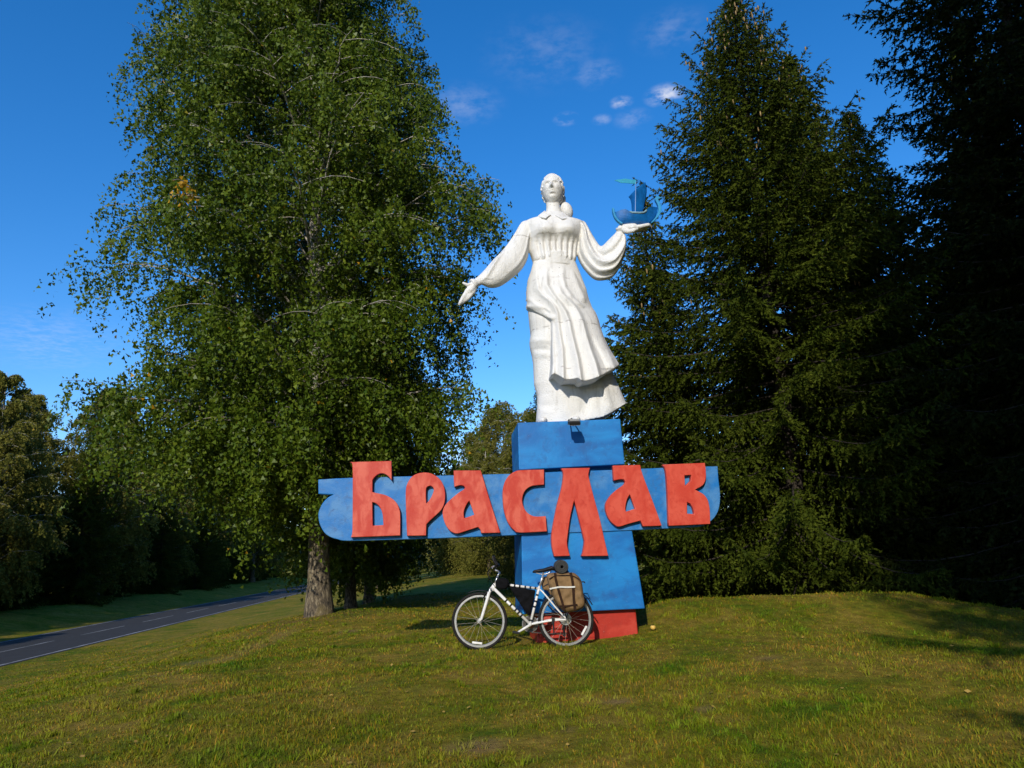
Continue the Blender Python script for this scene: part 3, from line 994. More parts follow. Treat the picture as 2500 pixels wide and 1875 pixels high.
    zc = lambda y: s1(990, y)[2]
    prof = [(985, 0.19), (940, 0.235), (880, 0.215), (800, 0.225), (765, 0.245), (735, 0.28), (700, 0.305), (650, 0.29), (600, 0.25), (560, 0.21), (530, 0.17), (490, 0.125)]
    pz = np.array([zc(q[0]) for q in prof]); pb = np.array([q[1] for q in prof])
    rings = []
    zs = np.linspace(zc(985), zc(485), 110)
    grooves = [850, 905, 960, 1010, 1062, 1115, 1160]
    for z in zs:
        L, Rr = np.interp(z, zl, xl), np.interp(z, zr, xr)
        b = np.interp(z, pz, pb)
        cx, a = (L + Rr) / 2, (Rr - L) / 2
        x = cx + a * np.sign(ca) * np.abs(ca) ** 0.8
        back = 0.20 + 0.04 * math.sin(min(1, max(0, (z - zs[0]) / (zs[-1] - zs[0]))) * 3.1)
        y = np.where(sa < 0, -b * np.abs(sa) ** 0.75, min(back, b + 0.04) * np.abs(sa) ** 0.8)
        front = np.clip(-sa, 0, 1) ** 0.5
        # bust
        for qx in (878, 1118):
            cxx = s1(qx, 718)
            g = np.exp(-((x - cxx[0]) / 0.15) ** 2 - ((z - cxx[2]) / np.where(z < cxx[2], 0.070, 0.15)) ** 2)
            y = y - front * 0.060 * g
        y = y + front * 0.03 * np.exp(-((x - s1(998, 700)[0]) / 0.06) ** 2) * math.exp(-((z - zc(710)) / 0.10) ** 2)
        # gathers above the waist
        gfade = float(sstep(zc(720), zc(800), z)) if False else float(np.clip((zc(745) - z) / (zc(745) - zc(800)), 0, 1))
        for kx, qx in enumerate(grooves):
            xx = s1(qx + (qx - 1000) * 0.18 * (920 - 0) / 920 * float((z - zc(930)) / (zc(730) - zc(930))), 860)[0]
            y = y + front * gfade * 0.040 * np.exp(-((x - xx) / 0.020) ** 2)
            y = y - front * gfade * 0.012 * np.exp(-((x - xx - 0.04) / 0.022) ** 2)
        rings.append(np.stack([x, y, np.full(na, z)], 1))
    trunk = loft(rings)

    def sleeve(secs, depth, ys, fold_fn, n=56):
        secs = np.array(secs, float)
        A = catmull(secs[:, 0], 5); Bq = catmull(secs[:, 1], 5)
        tt_ = np.linspace(0, len(secs) - 1, len(A))
        yy = np.interp(tt_, range(len(secs)), ys); dd = np.interp(tt_, range(len(secs)), depth)
        an = np.arange(n) * 2 * math.pi / n
        out = []
        for i in range(len(A)):
            a_ = s1(*A[i], yy[i]); b_ = s1(*Bq[i], yy[i])
            m_ = (a_ + b_) / 2; h = (a_ - b_) / 2
            ring = []
            for q in an:
                f_ = fold_fn(i / (len(A) - 1), q)
                cc = math.copysign(abs(math.cos(q)) ** 0.9, math.cos(q))
                ring.append(m_ + h * cc * (1 + 0.0) + np.array((0, 1.0, 0)) * dd[i] * math.sin(q) * (1 + f_))
            out.append(np.array(ring))
        return loft(out)
    def fl(t, q):
        e = math.sin(math.pi * min(1, t * 1.05)) ** 0.7
        return 1.7 * e * (0.22 * math.exp(-((q - 4.9 - 0.9 * math.sin(t * 4)) / 0.16) ** 2) - 0.18 * math.exp(-((q - 5.35 - 0.6 * t) / 0.16) ** 2)
                    + 0.16 * math.exp(-((q - 4.2 + 0.5 * t) / 0.15) ** 2) - 0.14 * math.exp(-((q - 3.85) / 0.13) ** 2))
    left = sleeve([((790, 556), (820, 690)), ((735, 556), (800, 700)), ((690, 566), (768, 750)), ((660, 600), (757, 800)), ((620, 670), (752, 850)), ((550, 775), (742, 915)), ((478, 862), (690, 1012)), ((405, 935), (600, 1095)), ((332, 1020), (485, 1174)), ((285, 1068), (390, 1192)), ((252, 1096), (310, 1166)), ((235, 1108), (290, 1165))],
                  [0.12, 0.15, 0.165, 0.17, 0.165, 0.165, 0.17, 0.175, 0.16, 0.11, 0.055, 0.05], [0.0, 0.0, 0.0, 0.0, -0.02, -0.06, -0.10, -0.15, -0.20, -0.24, -0.27, -0.28], fl)
    def fr(t, q):
        e = math.sin(math.pi * min(1, t * 1.02)) ** 0.6
        return 1.5 * e * (0.30 * math.exp(-((q - 5.0 + 0.9 * t) / 0.15) ** 2) - 0.25 * math.exp(-((q - 5.4 + 0.8 * t) / 0.14) ** 2)
                    + 0.28 * math.exp(-((q - 4.1 + 0.2 * t) / 0.14) ** 2) - 0.22 * math.exp(-((q - 3.75) / 0.13) ** 2) + 0.18 * math.exp(-((q - 3.4) / 0.12) ** 2))
    right = sleeve([((1200, 556), (1170, 680)), ((1245, 556), (1195, 690)), ((1288, 568), (1215, 730)), ((1318, 610), (1222, 780)), ((1352, 670), (1218, 850)), ((1392, 735), (1240, 930)), ((1428, 788), (1300, 1025)), ((1446, 800), (1395, 1112)), ((1470, 788), (1500, 1116)), ((1515, 742), (1585, 1072)), ((1552, 705), (1652, 955)), ((1585, 672), (1690, 840)), ((1605, 640), (1692, 740)), ((1618, 615), (1680, 690))],
                   [0.12, 0.14, 0.155, 0.16, 0.16, 0.155, 0.16, 0.18, 0.19, 0.18, 0.16, 0.12, 0.075, 0.05], [0.0, 0.0, 0.0, 0.0, -0.01, -0.02, -0.04, -0.07, -0.12, -0.17, -0.22, -0.26, -0.29, -0.30], fr)
    # cuffs
    def cuff(pa, pb, wa, wb, y0, y1):
        a_, b_ = s1(*pa, y0), s1(*pb, y1)
        P = [a_ + (b_ - a_) * q for q in (0, 0.35, 0.7, 1.0)]
        return tube(P, [wa, wa * 0.96, wb * 0.97, wb], 24)
    cl = cuff((272, 1138), (205, 1165), 0.060, 0.082, -0.28, -0.31)
    cr = cuff((1648, 668), (1640, 612), 0.060, 0.078, -0.30, -0.33)
    put('blouse', remesh('blouse', join(trunk, left, right, cl, cr), 0.0115, 1), M['plaster'], st)

    # collar: two pointed flaps
    def flap(pts, y0):
        top = [s1(x, y, dy) for x, y, dy in pts]
        ctr = np.mean(top, axis=0)
        out = [p + np.array((0, -0.058, 0.010)) for p in top]; inn = [p + np.array((0, 0.05, 0.0)) for p in top]
        n = len(top); V_ = out + inn
        F_ = [tuple(range(n)), tuple(range(2 * n - 1, n - 1, -1))] + [(j, n + j, n + (j + 1) % n, (j + 1) % n) for j in range(n)]
        return np.array(V_), F_
    fa = flap([(905, 468, 0.0), (925, 500, -0.13), (968, 512, -0.165), (945, 520, -0.20), (915, 545, -0.25), (870, 535, -0.22), (838, 522, -0.12)], 0)
    fb = flap([(1075, 480, 0.0), (1060, 505, -0.13), (1000, 515, -0.165), (1030, 530, -0.20), (1075, 552, -0.25), (1120, 548, -0.20), (1140, 535, -0.08)], 0)
    put('collar', remesh('collar', join(fa, fb), 0.007, 2), M['plaster'], st)

    # ---- body: head, neck, hands in one continuous figure ----
    hc = s1(983, 257)
    yaw = R(-13); pit = R(4)
    Rm = np.array((Matrix.Rotation(yaw, 3, 'Z') @ Matrix.Rotation(-pit, 3, 'X')))
    nu, nv = 128, 96
    u = np.linspace(0, 2 * math.pi, nu, endpoint=False); vv = np.linspace(0.02, math.pi - 0.02, nv)
    U, W = np.meshgrid(u, vv)
    HX, HY, HZ = 0.164, 0.205, 0.272
    x = HX * np.cos(U) * np.sin(W); y = HY * np.sin(U) * np.sin(W); z = HZ * np.cos(W)
    low = np.clip(-(z + 0.02) / 0.24, 0, 1)
    zf = z; z = z / 1.10; 
    x = x * (1 - 0.17 * low ** 1.8)
    y = np.where(y > 0, y * (1 - 0.45 * low), y * (1 + 0.02 * low))
    fr_ = np.clip(-np.sin(U) * np.sin(W), 0, 1) ** 0.8
    G = lambda x0, z0, sx, sz: np.exp(-((x - x0) / sx) ** 2 - ((z - z0) / sz) ** 2)
    d = 0.0
    d = d + 0.020 * np.exp(-(x / 0.020) ** 2) * sstep(0.045, 0.0, z) * sstep(-0.085, -0.05, z)
    d = d + 0.034 * G(0, -0.046, 0.024, 0.022) + 0.016 * G(0, -0.01, 0.015, 0.035)
    d = d + 0.012 * (G(0.020, -0.056, 0.014, 0.013) + G(-0.020, -0.056, 0.014, 0.013))
    d = d + 0.014 * (G(0.055, 0.052, 0.05, 0.016) + G(-0.055, 0.052, 0.05, 0.016))
    d = d - 0.030 * (G(0.056, 0.020, 0.034, 0.020) + G(-0.056, 0.020, 0.034, 0.020))
    d = d + 0.015 * (G(0.058, 0.014, 0.022, 0.011) + G(-0.058, 0.014, 0.022, 0.011))
    d = d + 0.010 * (G(0.085, -0.045, 0.04, 0.04) + G(-0.085, -0.045, 0.04, 0.04))
    d = d + 0.016 * G(0, -0.096, 0.036, 0.011) + 0.017 * G(0, -0.120, 0.030, 0.012) - 0.010 * G(0, -0.107, 0.045, 0.005)
    d = d - 0.014 * G(0, -0.143, 0.035, 0.012) + 0.022 * G(0, -0.185, 0.045, 0.028)
    y = y - fr_ * d * 1.3
    z = zf
    hv = np.stack([x, y, z], -1)
    rings = [hv[i] @ Rm.T + hc for i in range(nv)]
    head = loft(rings)
    neck = capsule([s1(995, 520, 0.02), s1(990, 440, 0.015), s1(985, 350, 0.02), s1(985, 280, 0.03)], [0.155, 0.110, 0.100, 0.098], 28)
    chest = capsule([s1(995, 640, 0.0), s1(995, 560, 0.0)], [0.14, 0.15], 20)
    ears = []
    for sx in (1, -1):
        ec = hc + Rm @ np.array((sx * 0.152, 0.035, -0.03))
        ears.append(ellipsoid(ec, (0.020, 0.036, 0.055)))
    # arms inside the sleeves run out to the hands
    armL = capsule([s1(760, 640, 0), s1(560, 900, -0.08), s1(300, 1120, -0.27), s1(215, 1165, -0.31)], [0.09, 0.08, 0.055, 0.045], 18)
    armR = capsule([s1(1230, 640, 0), s1(1400, 950, -0.06), s1(1590, 770, -0.22), s1(1648, 640, -0.32)], [0.09, 0.08, 0.055, 0.045], 18)
    sh = capsule([s1(760, 640, 0), s1(995, 610, 0.02), s1(1230, 640, 0)], [0.10, 0.13, 0.10], 18)
    # lowered open hand, palm forward
    def finger(pts, r0, r1):
        P = catmull(np.array(pts), 4)
        return capsule(P, np.linspace(r0, r1, len(P)), 12, 4)
    hl = [capsule([s1(222, 1172, -0.31), s1(190, 1218, -0.335)], [0.050, 0.062], 18)]
    hl.append(capsule([s1(205, 1180, -0.31), s1(165, 1235, -0.335)], [0.042, 0.050], 18))
    hl.append(capsule([s1(232, 1195, -0.30), s1(208, 1240, -0.33)], [0.036, 0.044], 18))
    for a_, b_, c_, dy in [((158, 1234), (122, 1285), (92, 1340), -0.015), ((172, 1242), (134, 1296), (88, 1352), 0.0), ((188, 1248), (148, 1300), (102, 1346), 0.012), ((204, 1248), (168, 1294), (124, 1332), 0.022)]:
        hl.append(finger([s1(*a_, -0.335 + dy * 0.3), s1(*b_, -0.365 + dy * 0.6), s1(*c_, -0.375 + dy)], 0.035, 0.024))
    hl.append(finger([s1(205, 1160, -0.33), s1(168, 1168, -0.36), s1(142, 1160, -0.37), s1(124, 1150, -0.375)], 0.030, 0.019))
    # raised hand, palm up under the ship
    hr = [capsule([s1(1645, 622, -0.33), s1(1700, 628, -0.345), s1(1765, 618, -0.35)], [0.055, 0.078, 0.070], 18),
          capsule([s1(1660, 640, -0.30), s1(1740, 628, -0.29)], [0.042, 0.05], 18)]
    for (a_, b_, c_), yy in [(((1760, 618), (1830, 606), (1905, 588)), -0.40), (((1765, 622), (1845, 615), (1918, 592)), -0.35), (((1760, 632), (1835, 628), (1905, 600)), -0.30), (((1745, 640), (1810, 642), (1868, 618)), -0.25)]:
        hr.append(finger([s1(*a_, yy), s1(*b_, yy - 0.01), s1(*c_, yy)], 0.044, 0.027))
    hr.append(finger([s1(1668, 632, -0.37), s1(1700, 650, -0.40), s1(1745, 650, -0.42), s1(1795, 628, -0.42)], 0.042, 0.026))
    put('body', remesh('body', join(head, neck, chest, sh, armL, armR, *ears, *hl, *hr), 0.0080, 1, 0.4), M['plaster'], st)

    # ---- hair with a loose bun on the shoulder ----
    x = (HX + 0.017) * np.cos(U) * np.sin(W); y = (HY + 0.012) * np.sin(U) * np.sin(W) + 0.034; z = (HZ + 0.006) * np.cos(W) + 0.020
    y = np.where(z < -0.02, np.maximum(y, 0.045 + 0.0 * z), y)
    wav = 0.011 * np.sin(15 * U + 3.0 * np.sin(9 * z / 0.24)) * np.sin(W) ** 0.6
    rr = 1 + wav / 0.16
    hair_v = np.stack([x * rr, (y - 0.034) * rr + 0.034, z], -1)
    cut = sstep(-0.13, -0.19, z)
    hair = loft([hair_v[i] @ Rm.T + hc for i in range(nv)])
    tail = [ellipsoid(s1(1118, 455, 0.06), (0.098, 0.11, 0.145), 28, 18, np.array(Matrix.Rotation(R(-14), 3, 'Y'))),
            capsule([s1(1080, 330, 0.14), s1(1085, 400, 0.13), s1(1100, 450, 0.10)], [0.05, 0.045, 0.055], 14)]
    put('hair', remesh('hair', join(hair, *tail), 0.0065, 1, 0.4), M['plaster'], st)
    return st


statue()


# ------------------------------------------------------------------ ship in the raised hand
def ship():
    SY = -0.35
    g = lambda x, y, d=0.0: s7(x, y, SY + d)
    c0 = g(900, 1300)
    base = ST_O + UU * c0[0] - NN * c0[1] + np.array((0, 0, c0[2]))
    r = empty('swan_boat', base, 'small blue boat with swan head prow held on the raised palm', 'boat model')
    r.rotation_euler = (0, 0, YAW)
    loc = lambda p: p - c0

    def prt(name, me_or_vf, mat, parent=r, bw=0):
        if isinstance(me_or_vf, tuple):
            v, f = me_or_vf
            me = bpy.data.meshes.new(name); me.from_pydata(np.asarray(v).tolist(), [], [tuple(int(i) for i in q) for q in f]); me.update(); fix_normals(me)
        else:
            me = me_or_vf
        return put(name, me, mat, parent, smooth=False)
    # hull: open shell with thickness, sections along its length
    keel = np.array([(385, 1075), (430, 1190), (520, 1290), (650, 1330), (900, 1338), (1150, 1335), (1300, 1310), (1400, 1220), (1470, 1110), (1500, 1010)], float)
    sheer = np.array([(360, 1010), (450, 1035), (560, 1012), (660, 1012), (740, 1075), (820, 1110), (1000, 1122), (1110, 1105), (1170, 1055), (1240, 965), (1350, 930), (1505, 905)], float)
    xs = np.linspace(392, 1496, 44)
    rings = []
    for x in xs:
        zk = np.interp(x, keel[:, 0], keel[:, 1]); zs = np.interp(x, sheer[:, 0], sheer[:, 1])
        w = 0.135 * max(0.06, math.sin(math.pi * (x - 380) / 1128)) ** 0.75
        pk, ps = loc(g(x, zk)), loc(g(x, zs))
        prof = []
        for q in np.linspace(-1, 1, 15):
            h = abs(q) ** 1.7
            prof.append((pk[0] + (ps[0] - pk[0]) * h, math.copysign(abs(q) ** 0.7, q) * w, pk[2] + (ps[2] - pk[2]) * h))
        inner = []
        for q in np.linspace(1, -1, 15):
            h = 0.10 + 0.90 * abs(q) ** 1.7
            inner.append((pk[0] + (ps[0] - pk[0]) * h, math.copysign(abs(q) ** 0.7, q) * max(0.002, w - 0.014), pk[2] + (ps[2] - pk[2]) * h))
        rings.append(np.array(prof + inner))
    hull = prt('hull', loft(rings), M['ship_blue'])
    # flaked paint on the near gunwale
    prt('gunwale', tube(np.array([loc(g(x, np.interp(x, sheer[:, 0], sheer[:, 1]) + 8)) + np.array((0, -0.135 * max(0.06, math.sin(math.pi * (x - 380) / 1128)) ** 0.75 + 0.004, 0)) for x in np.linspace(760, 1180, 14)]), 0.014, 6), M['ship_worn'], hull)

    def plate(name, pts, th, mat, parent=r, y0=0.0, corner=30):
        L = smooth_poly([loc(g(*p))[[0, 2]] for p in pts], corner, 4)
        me = extrude_outline(name, [L], th, min(0.004, th * 0.3))
        o = put(name, me, mat, parent); o.location = (0, y0 - th / 2, 0)
        return o
    neck = plate('swan_neck', [(1300, 1335), (1360, 1270), (1430, 1180), (1480, 1090), (1500, 1000), (1492, 920), (1465, 850), (1432, 790), (1414, 735), (1425, 695), (1450, 655), (1480, 672), (1530, 688), (1592, 715), (1540, 728), (1492, 742), (1502, 790), (1535, 850), (1568, 930), (1568, 1030), (1535, 1120), (1475, 1205), (1400, 1285), (1330, 1340)], 0.06, M['ship_light'], y0=-0.05, corner=50)
    stern = plate('stern_post', [(560, 1352), (470, 1285), (400, 1190), (360, 1090), (345, 1000), (345, 945), (372, 960), (392, 1000), (402, 1080), (440, 1170), (510, 1265), (610, 1340)], 0.06, M['ship_light'], y0=-0.04)
    tip = plate('stern_horn', [(415, 1050), (418, 980), (432, 900), (442, 900), (440, 970), (440, 1050)], 0.02, M['ship_blue'], y0=0.06)
    # sail: bellied sheet either side of the mast
    rows = [(0.0, 870, 948, 1112), (0.25, 852, 946, 1165), (0.5, 845, 946, 1212), (0.75, 822, 948, 1232), (0.9, 790, 950, 1228), (1.0, 770, 955, 1195)]
    topy = lambda x: np.interp(x, [770, 950, 1150, 1195, 1235], [630, 440, 285, 250, 330])
    nv_, nu_ = 24, 26
    P = np.zeros((nv_, nu_, 3)); rw = np.array(rows)
    for i, t in enumerate(np.linspace(0, 1, nv_)):
        l, m_, q = (np.interp(t, rw[:, 0], rw[:, k]) for k in (1, 2, 3))
        for j, s in enumerate(np.linspace(-1, 1, nu_)):
            x = m_ + (m_ - l) * s if s < 0 else m_ + (q - m_) * s
            yb = 1075; y = yb + (topy(x) - yb) * t
            dy = -0.05 + 0.17 * (abs(s) ** 1.3) * (0.35 + 0.65 * t)
            P[i, j] = loc(g(x, y, dy))
    V = P.reshape(-1, 3); I = np.arange(nv_ * nu_).reshape(nv_, nu_)
    F = [(I[i, j], I[i, j + 1], I[i + 1, j + 1], I[i + 1, j]) for i in range(nv_ - 1) for j in range(nu_ - 1)]
    o = prt('sail', (V, F), M['ship_blue']); m = o.modifiers.new('t', 'SOLIDIFY'); m.thickness = 0.012
    o.data.polygons.foreach_set('use_smooth', np.ones(len(o.data.polygons), bool))
    mast = prt('mast', tube([loc(g(945, 1130, -0.05)), loc(g(950, 700, -0.05)), loc(g(958, 240, -0.05))], [0.011, 0.010, 0.006], 8), M['ship_blue'])
    plate('pennant', [(945, 230), (860, 240), (760, 222), (660, 208), (560, 225), (470, 232), (390, 260), (480, 285), (560, 315), (650, 320), (740, 325), (820, 335), (945, 345)], 0.008, M['pennant'], mast, y0=-0.05)


ship()


# ------------------------------------------------------------------ bicycle
YB = 9.70
M['bike_white'] = plain('white_bike_paint', (0.72, 0.70, 0.66), 0.3, var=0.06)
M['rubber'] = plain('tyre_rubber', (0.016, 0.015, 0.014), 0.85, var=0.3, spec=0.2)
M['alloy'] = plain('alloy', (0.62, 0.61, 0.60), 0.28, 0.75, var=0.08)
M['spoke'] = plain('spoke_steel', (0.66, 0.58, 0.44), 0.35, 0.6)
M['chain'] = plain('oily_steel', (0.10, 0.09, 0.08), 0.4, 0.6)
M['black'] = plain('black_plastic', (0.008, 0.008, 0.009), 0.5, spec=0.3)
M['cloth'] = plain('black_cloth', (0.006, 0.006, 0.007), 0.95, var=0.4, scale=30, bs=0.6, spec=0.1)
M['canvas'] = plain('brown_canvas', (0.205, 0.122, 0.050), 0.9, var=0.28, scale=14, bs=0.7)
M['strap'] = plain('dark_strap', (0.028, 0.013, 0.007), 0.85, var=0.3, spec=0.15)
M['tape'] = plain('pale_tape', (0.62, 0.60, 0.54), 0.5)
M['mat'] = plain('grey_foam', (0.042, 0.043, 0.040), 0.95, var=0.2, scale=40, bs=0.5)
M['reflector'] = plain('white_reflector', (0.80, 0.78, 0.74), 0.25)


def bp(x, y, d=0.0):
    """zoom coordinates on the bicycle's own plane, d metres away from the viewer"""
    p = at_y(*z5(x, y), YB)
    p[1] += d + 0.055 * p[2]            # leans a little towards the pedestal
    return p


def bicycle():
    hf, hr = bp(385, 708), bp(1284, 690)
    gz = float(ground_z((hf[0] + hr[0]) / 2, YB))
    r = empty('bicycle', ((hf[0] + hr[0]) / 2, YB, gz), 'white touring bicycle with black wrapped frame leaning at the pedestal', 'bicycle')

    def wheel(name, c, lab, off):
        w = bpy.data.objects.new(name, None); col.objects.link(w); w.parent = r
        w['label'] = lab
        RO = 0.350
        ty = [(0.019 * math.cos(a), RO - 0.019 + 0.019 * math.sin(a)) for a in np.linspace(0, 2 * math.pi, 12, endpoint=False)]
        add('tyre', lathe_y(c, ty, 72), M['rubber'], w, True)
        ri = [(-0.012, RO - 0.036), (-0.012, RO - 0.058), (-0.005, RO - 0.064), (0.005, RO - 0.064), (0.012, RO - 0.058), (0.012, RO - 0.036)]
        add('rim', lathe_y(c, ri, 72), M['alloy'], w)
        hb = [(-0.05, 0.004), (-0.05, 0.012), (-0.034, 0.012), (-0.034, 0.026), (-0.028, 0.026), (-0.026, 0.013), (0.026, 0.013), (0.028, 0.026), (0.034, 0.026), (0.034, 0.012), (0.05, 0.012), (0.05, 0.004)]
        add('hub', lathe_y(c, hb, 20), M['alloy'], w)
        for k in range(20):
            a = 2 * math.pi * (k + 0.3 + off) / 20; s = -1 if k % 2 else 1
            b = a + (0.9 if (k // 2) % 2 else -0.9)
            p0 = c + np.array((0.024 * math.cos(b), s * 0.031, 0.024 * math.sin(b)))
            p1 = c + np.array(((RO - 0.063) * math.cos(a), s * 0.003, (RO - 0.063) * math.sin(a)))
            add('spoke', tube([p0, p1], 0.0017, 4), M['spoke'], w)
        return w
    wf = wheel('front_wheel', hf, 'front wheel with silver rim', 0.0)
    wr = wheel('rear_wheel', hr, 'rear wheel with silver rim behind the brown pannier', 0.4)
    # reflectors clipped between spokes
    def refl(c, a, w):
        d = np.array((math.cos(a), 0, math.sin(a))); t = np.array((-math.sin(a), 0, math.cos(a)))
        p = c + d * 0.262 + np.array((0, -0.012, 0))
        Rm = np.stack([t, (0, 1, 0), d], 1)
        bevel(add('reflector', box(p, (0.125, 0.008, 0.026), Rm), M['reflector'], w), 0.004)
    refl(hf, R(-98), wf); refl(hr, R(-33), wr)

    T = lambda *a: catmull(np.array(a), 6)
    bb = bp(912, 742)
    st_top = bp(1003, 372); ht_b = bp(522, 395); ht_t = bp(545, 325)
    frame = [tube([bp(560, 318), st_top], 0.0155, 14), tube([bp(535, 372), bb], 0.019, 14), tube([bb, bp(1008, 348)], 0.0165, 14),
             tube([ht_b, ht_t], 0.021, 14), capsule([bb + np.array((0, -0.035, 0)), bb + np.array((0, 0.035, 0))], 0.022, 14)]
    for s in (-1, 1):
        frame.append(tube(T(bb + np.array((0, s * 0.02, 0)), bp(1050, 712, s * 0.055), bp(1180, 695, s * 0.062), hr + np.array((0, s * 0.062, 0))), [0.014] * 7 + [0.013] * 6 + [0.011] * 6, 10))
        frame.append(tube(T(bp(1012, 378, s * 0.014), bp(1060, 425, s * 0.05), bp(1190, 580, s * 0.058), hr + np.array((0, s * 0.062, 0.012))), 0.0098, 10))
    add('frame', join(*frame), M['bike_white'], r, True)
    # straps that wrap the tubes
    def wrap(a, b, fr_list, rr, ln=0.023):
        d = (b - a) / np.linalg.norm(b - a)
        for q in fr_list:
            c = a + (b - a) * q
            add('wrap', tube([c - d * ln / 2, c + d * ln / 2], rr, 14), M['black'], r)
    wrap(bp(560, 318), st_top, [0.31, 0.43, 0.55, 0.68, 0.80, 0.92], 0.0168)
    wrap(bp(535, 372), bb, [0.34, 0.47, 0.60, 0.68, 0.76], 0.0202)
    wrap(bb, bp(1008, 348), [0.10, 0.46, 0.60, 0.77], 0.0178)
    add('seat_post', tube([bp(1005, 372), bp(1052, 205)], 0.0125, 12), M['alloy'], r, True)
    # fork
    fk = [tube([bp(498, 378), bp(540, 320)], 0.014, 10), capsule([bp(492, 402, -0.05), bp(492, 402, 0.05)], 0.020, 12)]
    add('fork_crown', join(*fk), M['bike_white'], r, True)
    for s in (-1, 1):
        l = add('fork_leg', join(tube([bp(486, 405, s * 0.055), bp(470, 470, s * 0.055), bp(408, 680, s * 0.055), hf + np.array((0, s * 0.055, 0.0))], [0.019, 0.021, 0.018, 0.012], 12)), M['bike_white'], r, True)
        add('stanchion', tube([bp(500, 366, s * 0.055), bp(484, 415, s * 0.055)], 0.014, 10), M['alloy'], l, True)
    for s in (-1, 1):
        add('brake', tube(T(bp(432, 470, s * 0.045), bp(440, 430, s * 0.05), bp(470, 400, s * 0.055)), 0.009, 8), M['black'], r, True)
    # stem, bars
    add('stem', join(tube([bp(545, 325), bp(575, 235)], 0.013, 10), tube(T(bp(575, 235), bp(592, 205), bp(570, 190), bp(535, 180)), 0.015, 10)), M['alloy'], r, True)
    bar_c = bp(535, 182)
    hb = add('handlebar', tube(T(bar_c + np.array((0.05, -0.29, 0.06)), bar_c + np.array((0.02, -0.16, 0.05)), bar_c + np.array((0, -0.03, 0)), bar_c + np.array((0, 0.03, 0)), bar_c + np.array((0.02, 0.16, 0.05)), bar_c + np.array((0.05, 0.29, 0.06))), 0.0125, 10), M['black'], r, True)
    for s in (-1, 1):
        g0 = bar_c + np.array((0.03, s * 0.19, 0.052)); g1 = bar_c + np.array((0.052, s * 0.30, 0.061))
        add('grip', tube([g0, g1], 0.018, 12), M['black'], hb, True)
        add('brake_lever', tube(T(g0 + np.array((-0.02, 0, 0)), g0 + np.array((-0.05, s * 0.02, -0.01)), g1 + np.array((-0.06, 0, -0.03))), [0.011] * 7 + [0.006] * 6, 8), M['alloy'], hb, True)
        add('bar_end', tube(T(g1, g1 + np.array((-0.04, 0, 0.06)), g1 + np.array((-0.055, -s * 0.01, 0.12))), [0.013] * 13, 8), M['black'], hb, True)
        add('cable', tube(T(g0 + np.array((-0.04, 0, 0)), bp(470, 200, s * 0.10), bp(490, 270, s * 0.05), bp(545, 350, s * 0.02)), 0.0035, 6), M['black'], hb, True)
    # saddle
    sec = []
    for q, (x, y, w, h) in enumerate([(938, 198, 0.014, 0.008), (955, 190, 0.020, 0.014), (1000, 184, 0.026, 0.018), (1050, 178, 0.040, 0.020), (1100, 163, 0.066, 0.022), (1135, 152, 0.078, 0.022), (1160, 160, 0.074, 0.020), (1170, 175, 0.060, 0.010)]):
        c = bp(x, y); an = np.linspace(0, 2 * math.pi, 18, endpoint=False)
        sec.append(np.stack([np.full(18, c[0]), c[1] + w * np.cos(an), c[2] + h * np.where(np.sin(an) > 0, np.sin(an), np.sin(an) * 1.6)], 1))
    add('saddle', loft(sec), M['black'], r, True)
    add('saddle_rail', tube(T(bp(965, 205), bp(1030, 222), bp(1090, 215), bp(1135, 185)), 0.006, 8), M['alloy'], r, True)
    # drivetrain: near crank forward and down, rings on the far side
    for s, e in ((-1, (783, 820)), (1, (1040, 665))):
        y = s * 0.075
        e3 = bp(*e, y); c3 = bb + np.array((0, y, 0))
        ck = add('crank', tube([c3, e3], [0.018, 0.0125], 10), M['bike_white'] if s < 0 else M['alloy'], r, True)
        bevel(add('pedal', box(e3 + np.array((-0.02, s * 0.055, 0.004)), (0.09, 0.085, 0.022), Euler((0, R(12), 0))), M['black'], ck), 0.005)
    for rad, y in ((0.092, 0.052), (0.072, 0.044)):
        n = 40
        prof = [(-0.0015, rad - 0.018), (-0.0015, rad), (0.0015, rad), (0.0015, rad - 0.018)]
        ch = add('chainring', lathe_y(bb + np.array((0, y, 0)), prof, n), M['chain'], r)
    add('chain_guard', lathe_y(bb + np.array((0, 0.062, 0)), [(-0.002, 0.06), (-0.002, 0.102), (0.002, 0.102), (0.002, 0.06)], 40), M['grey'], r)
    for rad, y in ((0.058, 0.030), (0.050, 0.036), (0.042, 0.042), (0.034, 0.048), (0.026, 0.054)):
        add('sprocket', lathe_y(hr + np.array((0, y, 0)), [(-0.001, rad - 0.02), (-0.001, rad), (0.001, rad), (0.001, rad - 0.02)], 28), M['alloy'], r)
    add('disc_cover', lathe_y(hr + np.array((0, 0.022, 0)), [(-0.001, 0.03), (-0.001, 0.072), (0.001, 0.072), (0.001, 0.03)], 30), M['alloy'], r)
    add('chain', join(tube([bp(925, 832, 0.05), bp(1268, 850, 0.05)], 0.006, 6), tube([bp(930, 652, 0.05), bp(1280, 640, 0.045)], 0.006, 6)), M['chain'], r)
    add('derailleur', join(tube([bp(1292, 720, 0.06), bp(1262, 770, 0.065), bp(1270, 858, 0.06)], [0.016, 0.018, 0.012], 8), lathe_y(bp(1262, 775, 0.06), [(-0.006, 0.004), (-0.006, 0.022), (0.006, 0.022), (0.006, 0.004)], 16), lathe_y(bp(1270, 858, 0.06), [(-0.006, 0.004), (-0.006, 0.022), (0.006, 0.022), (0.006, 0.004)], 16)), M['black'], r)
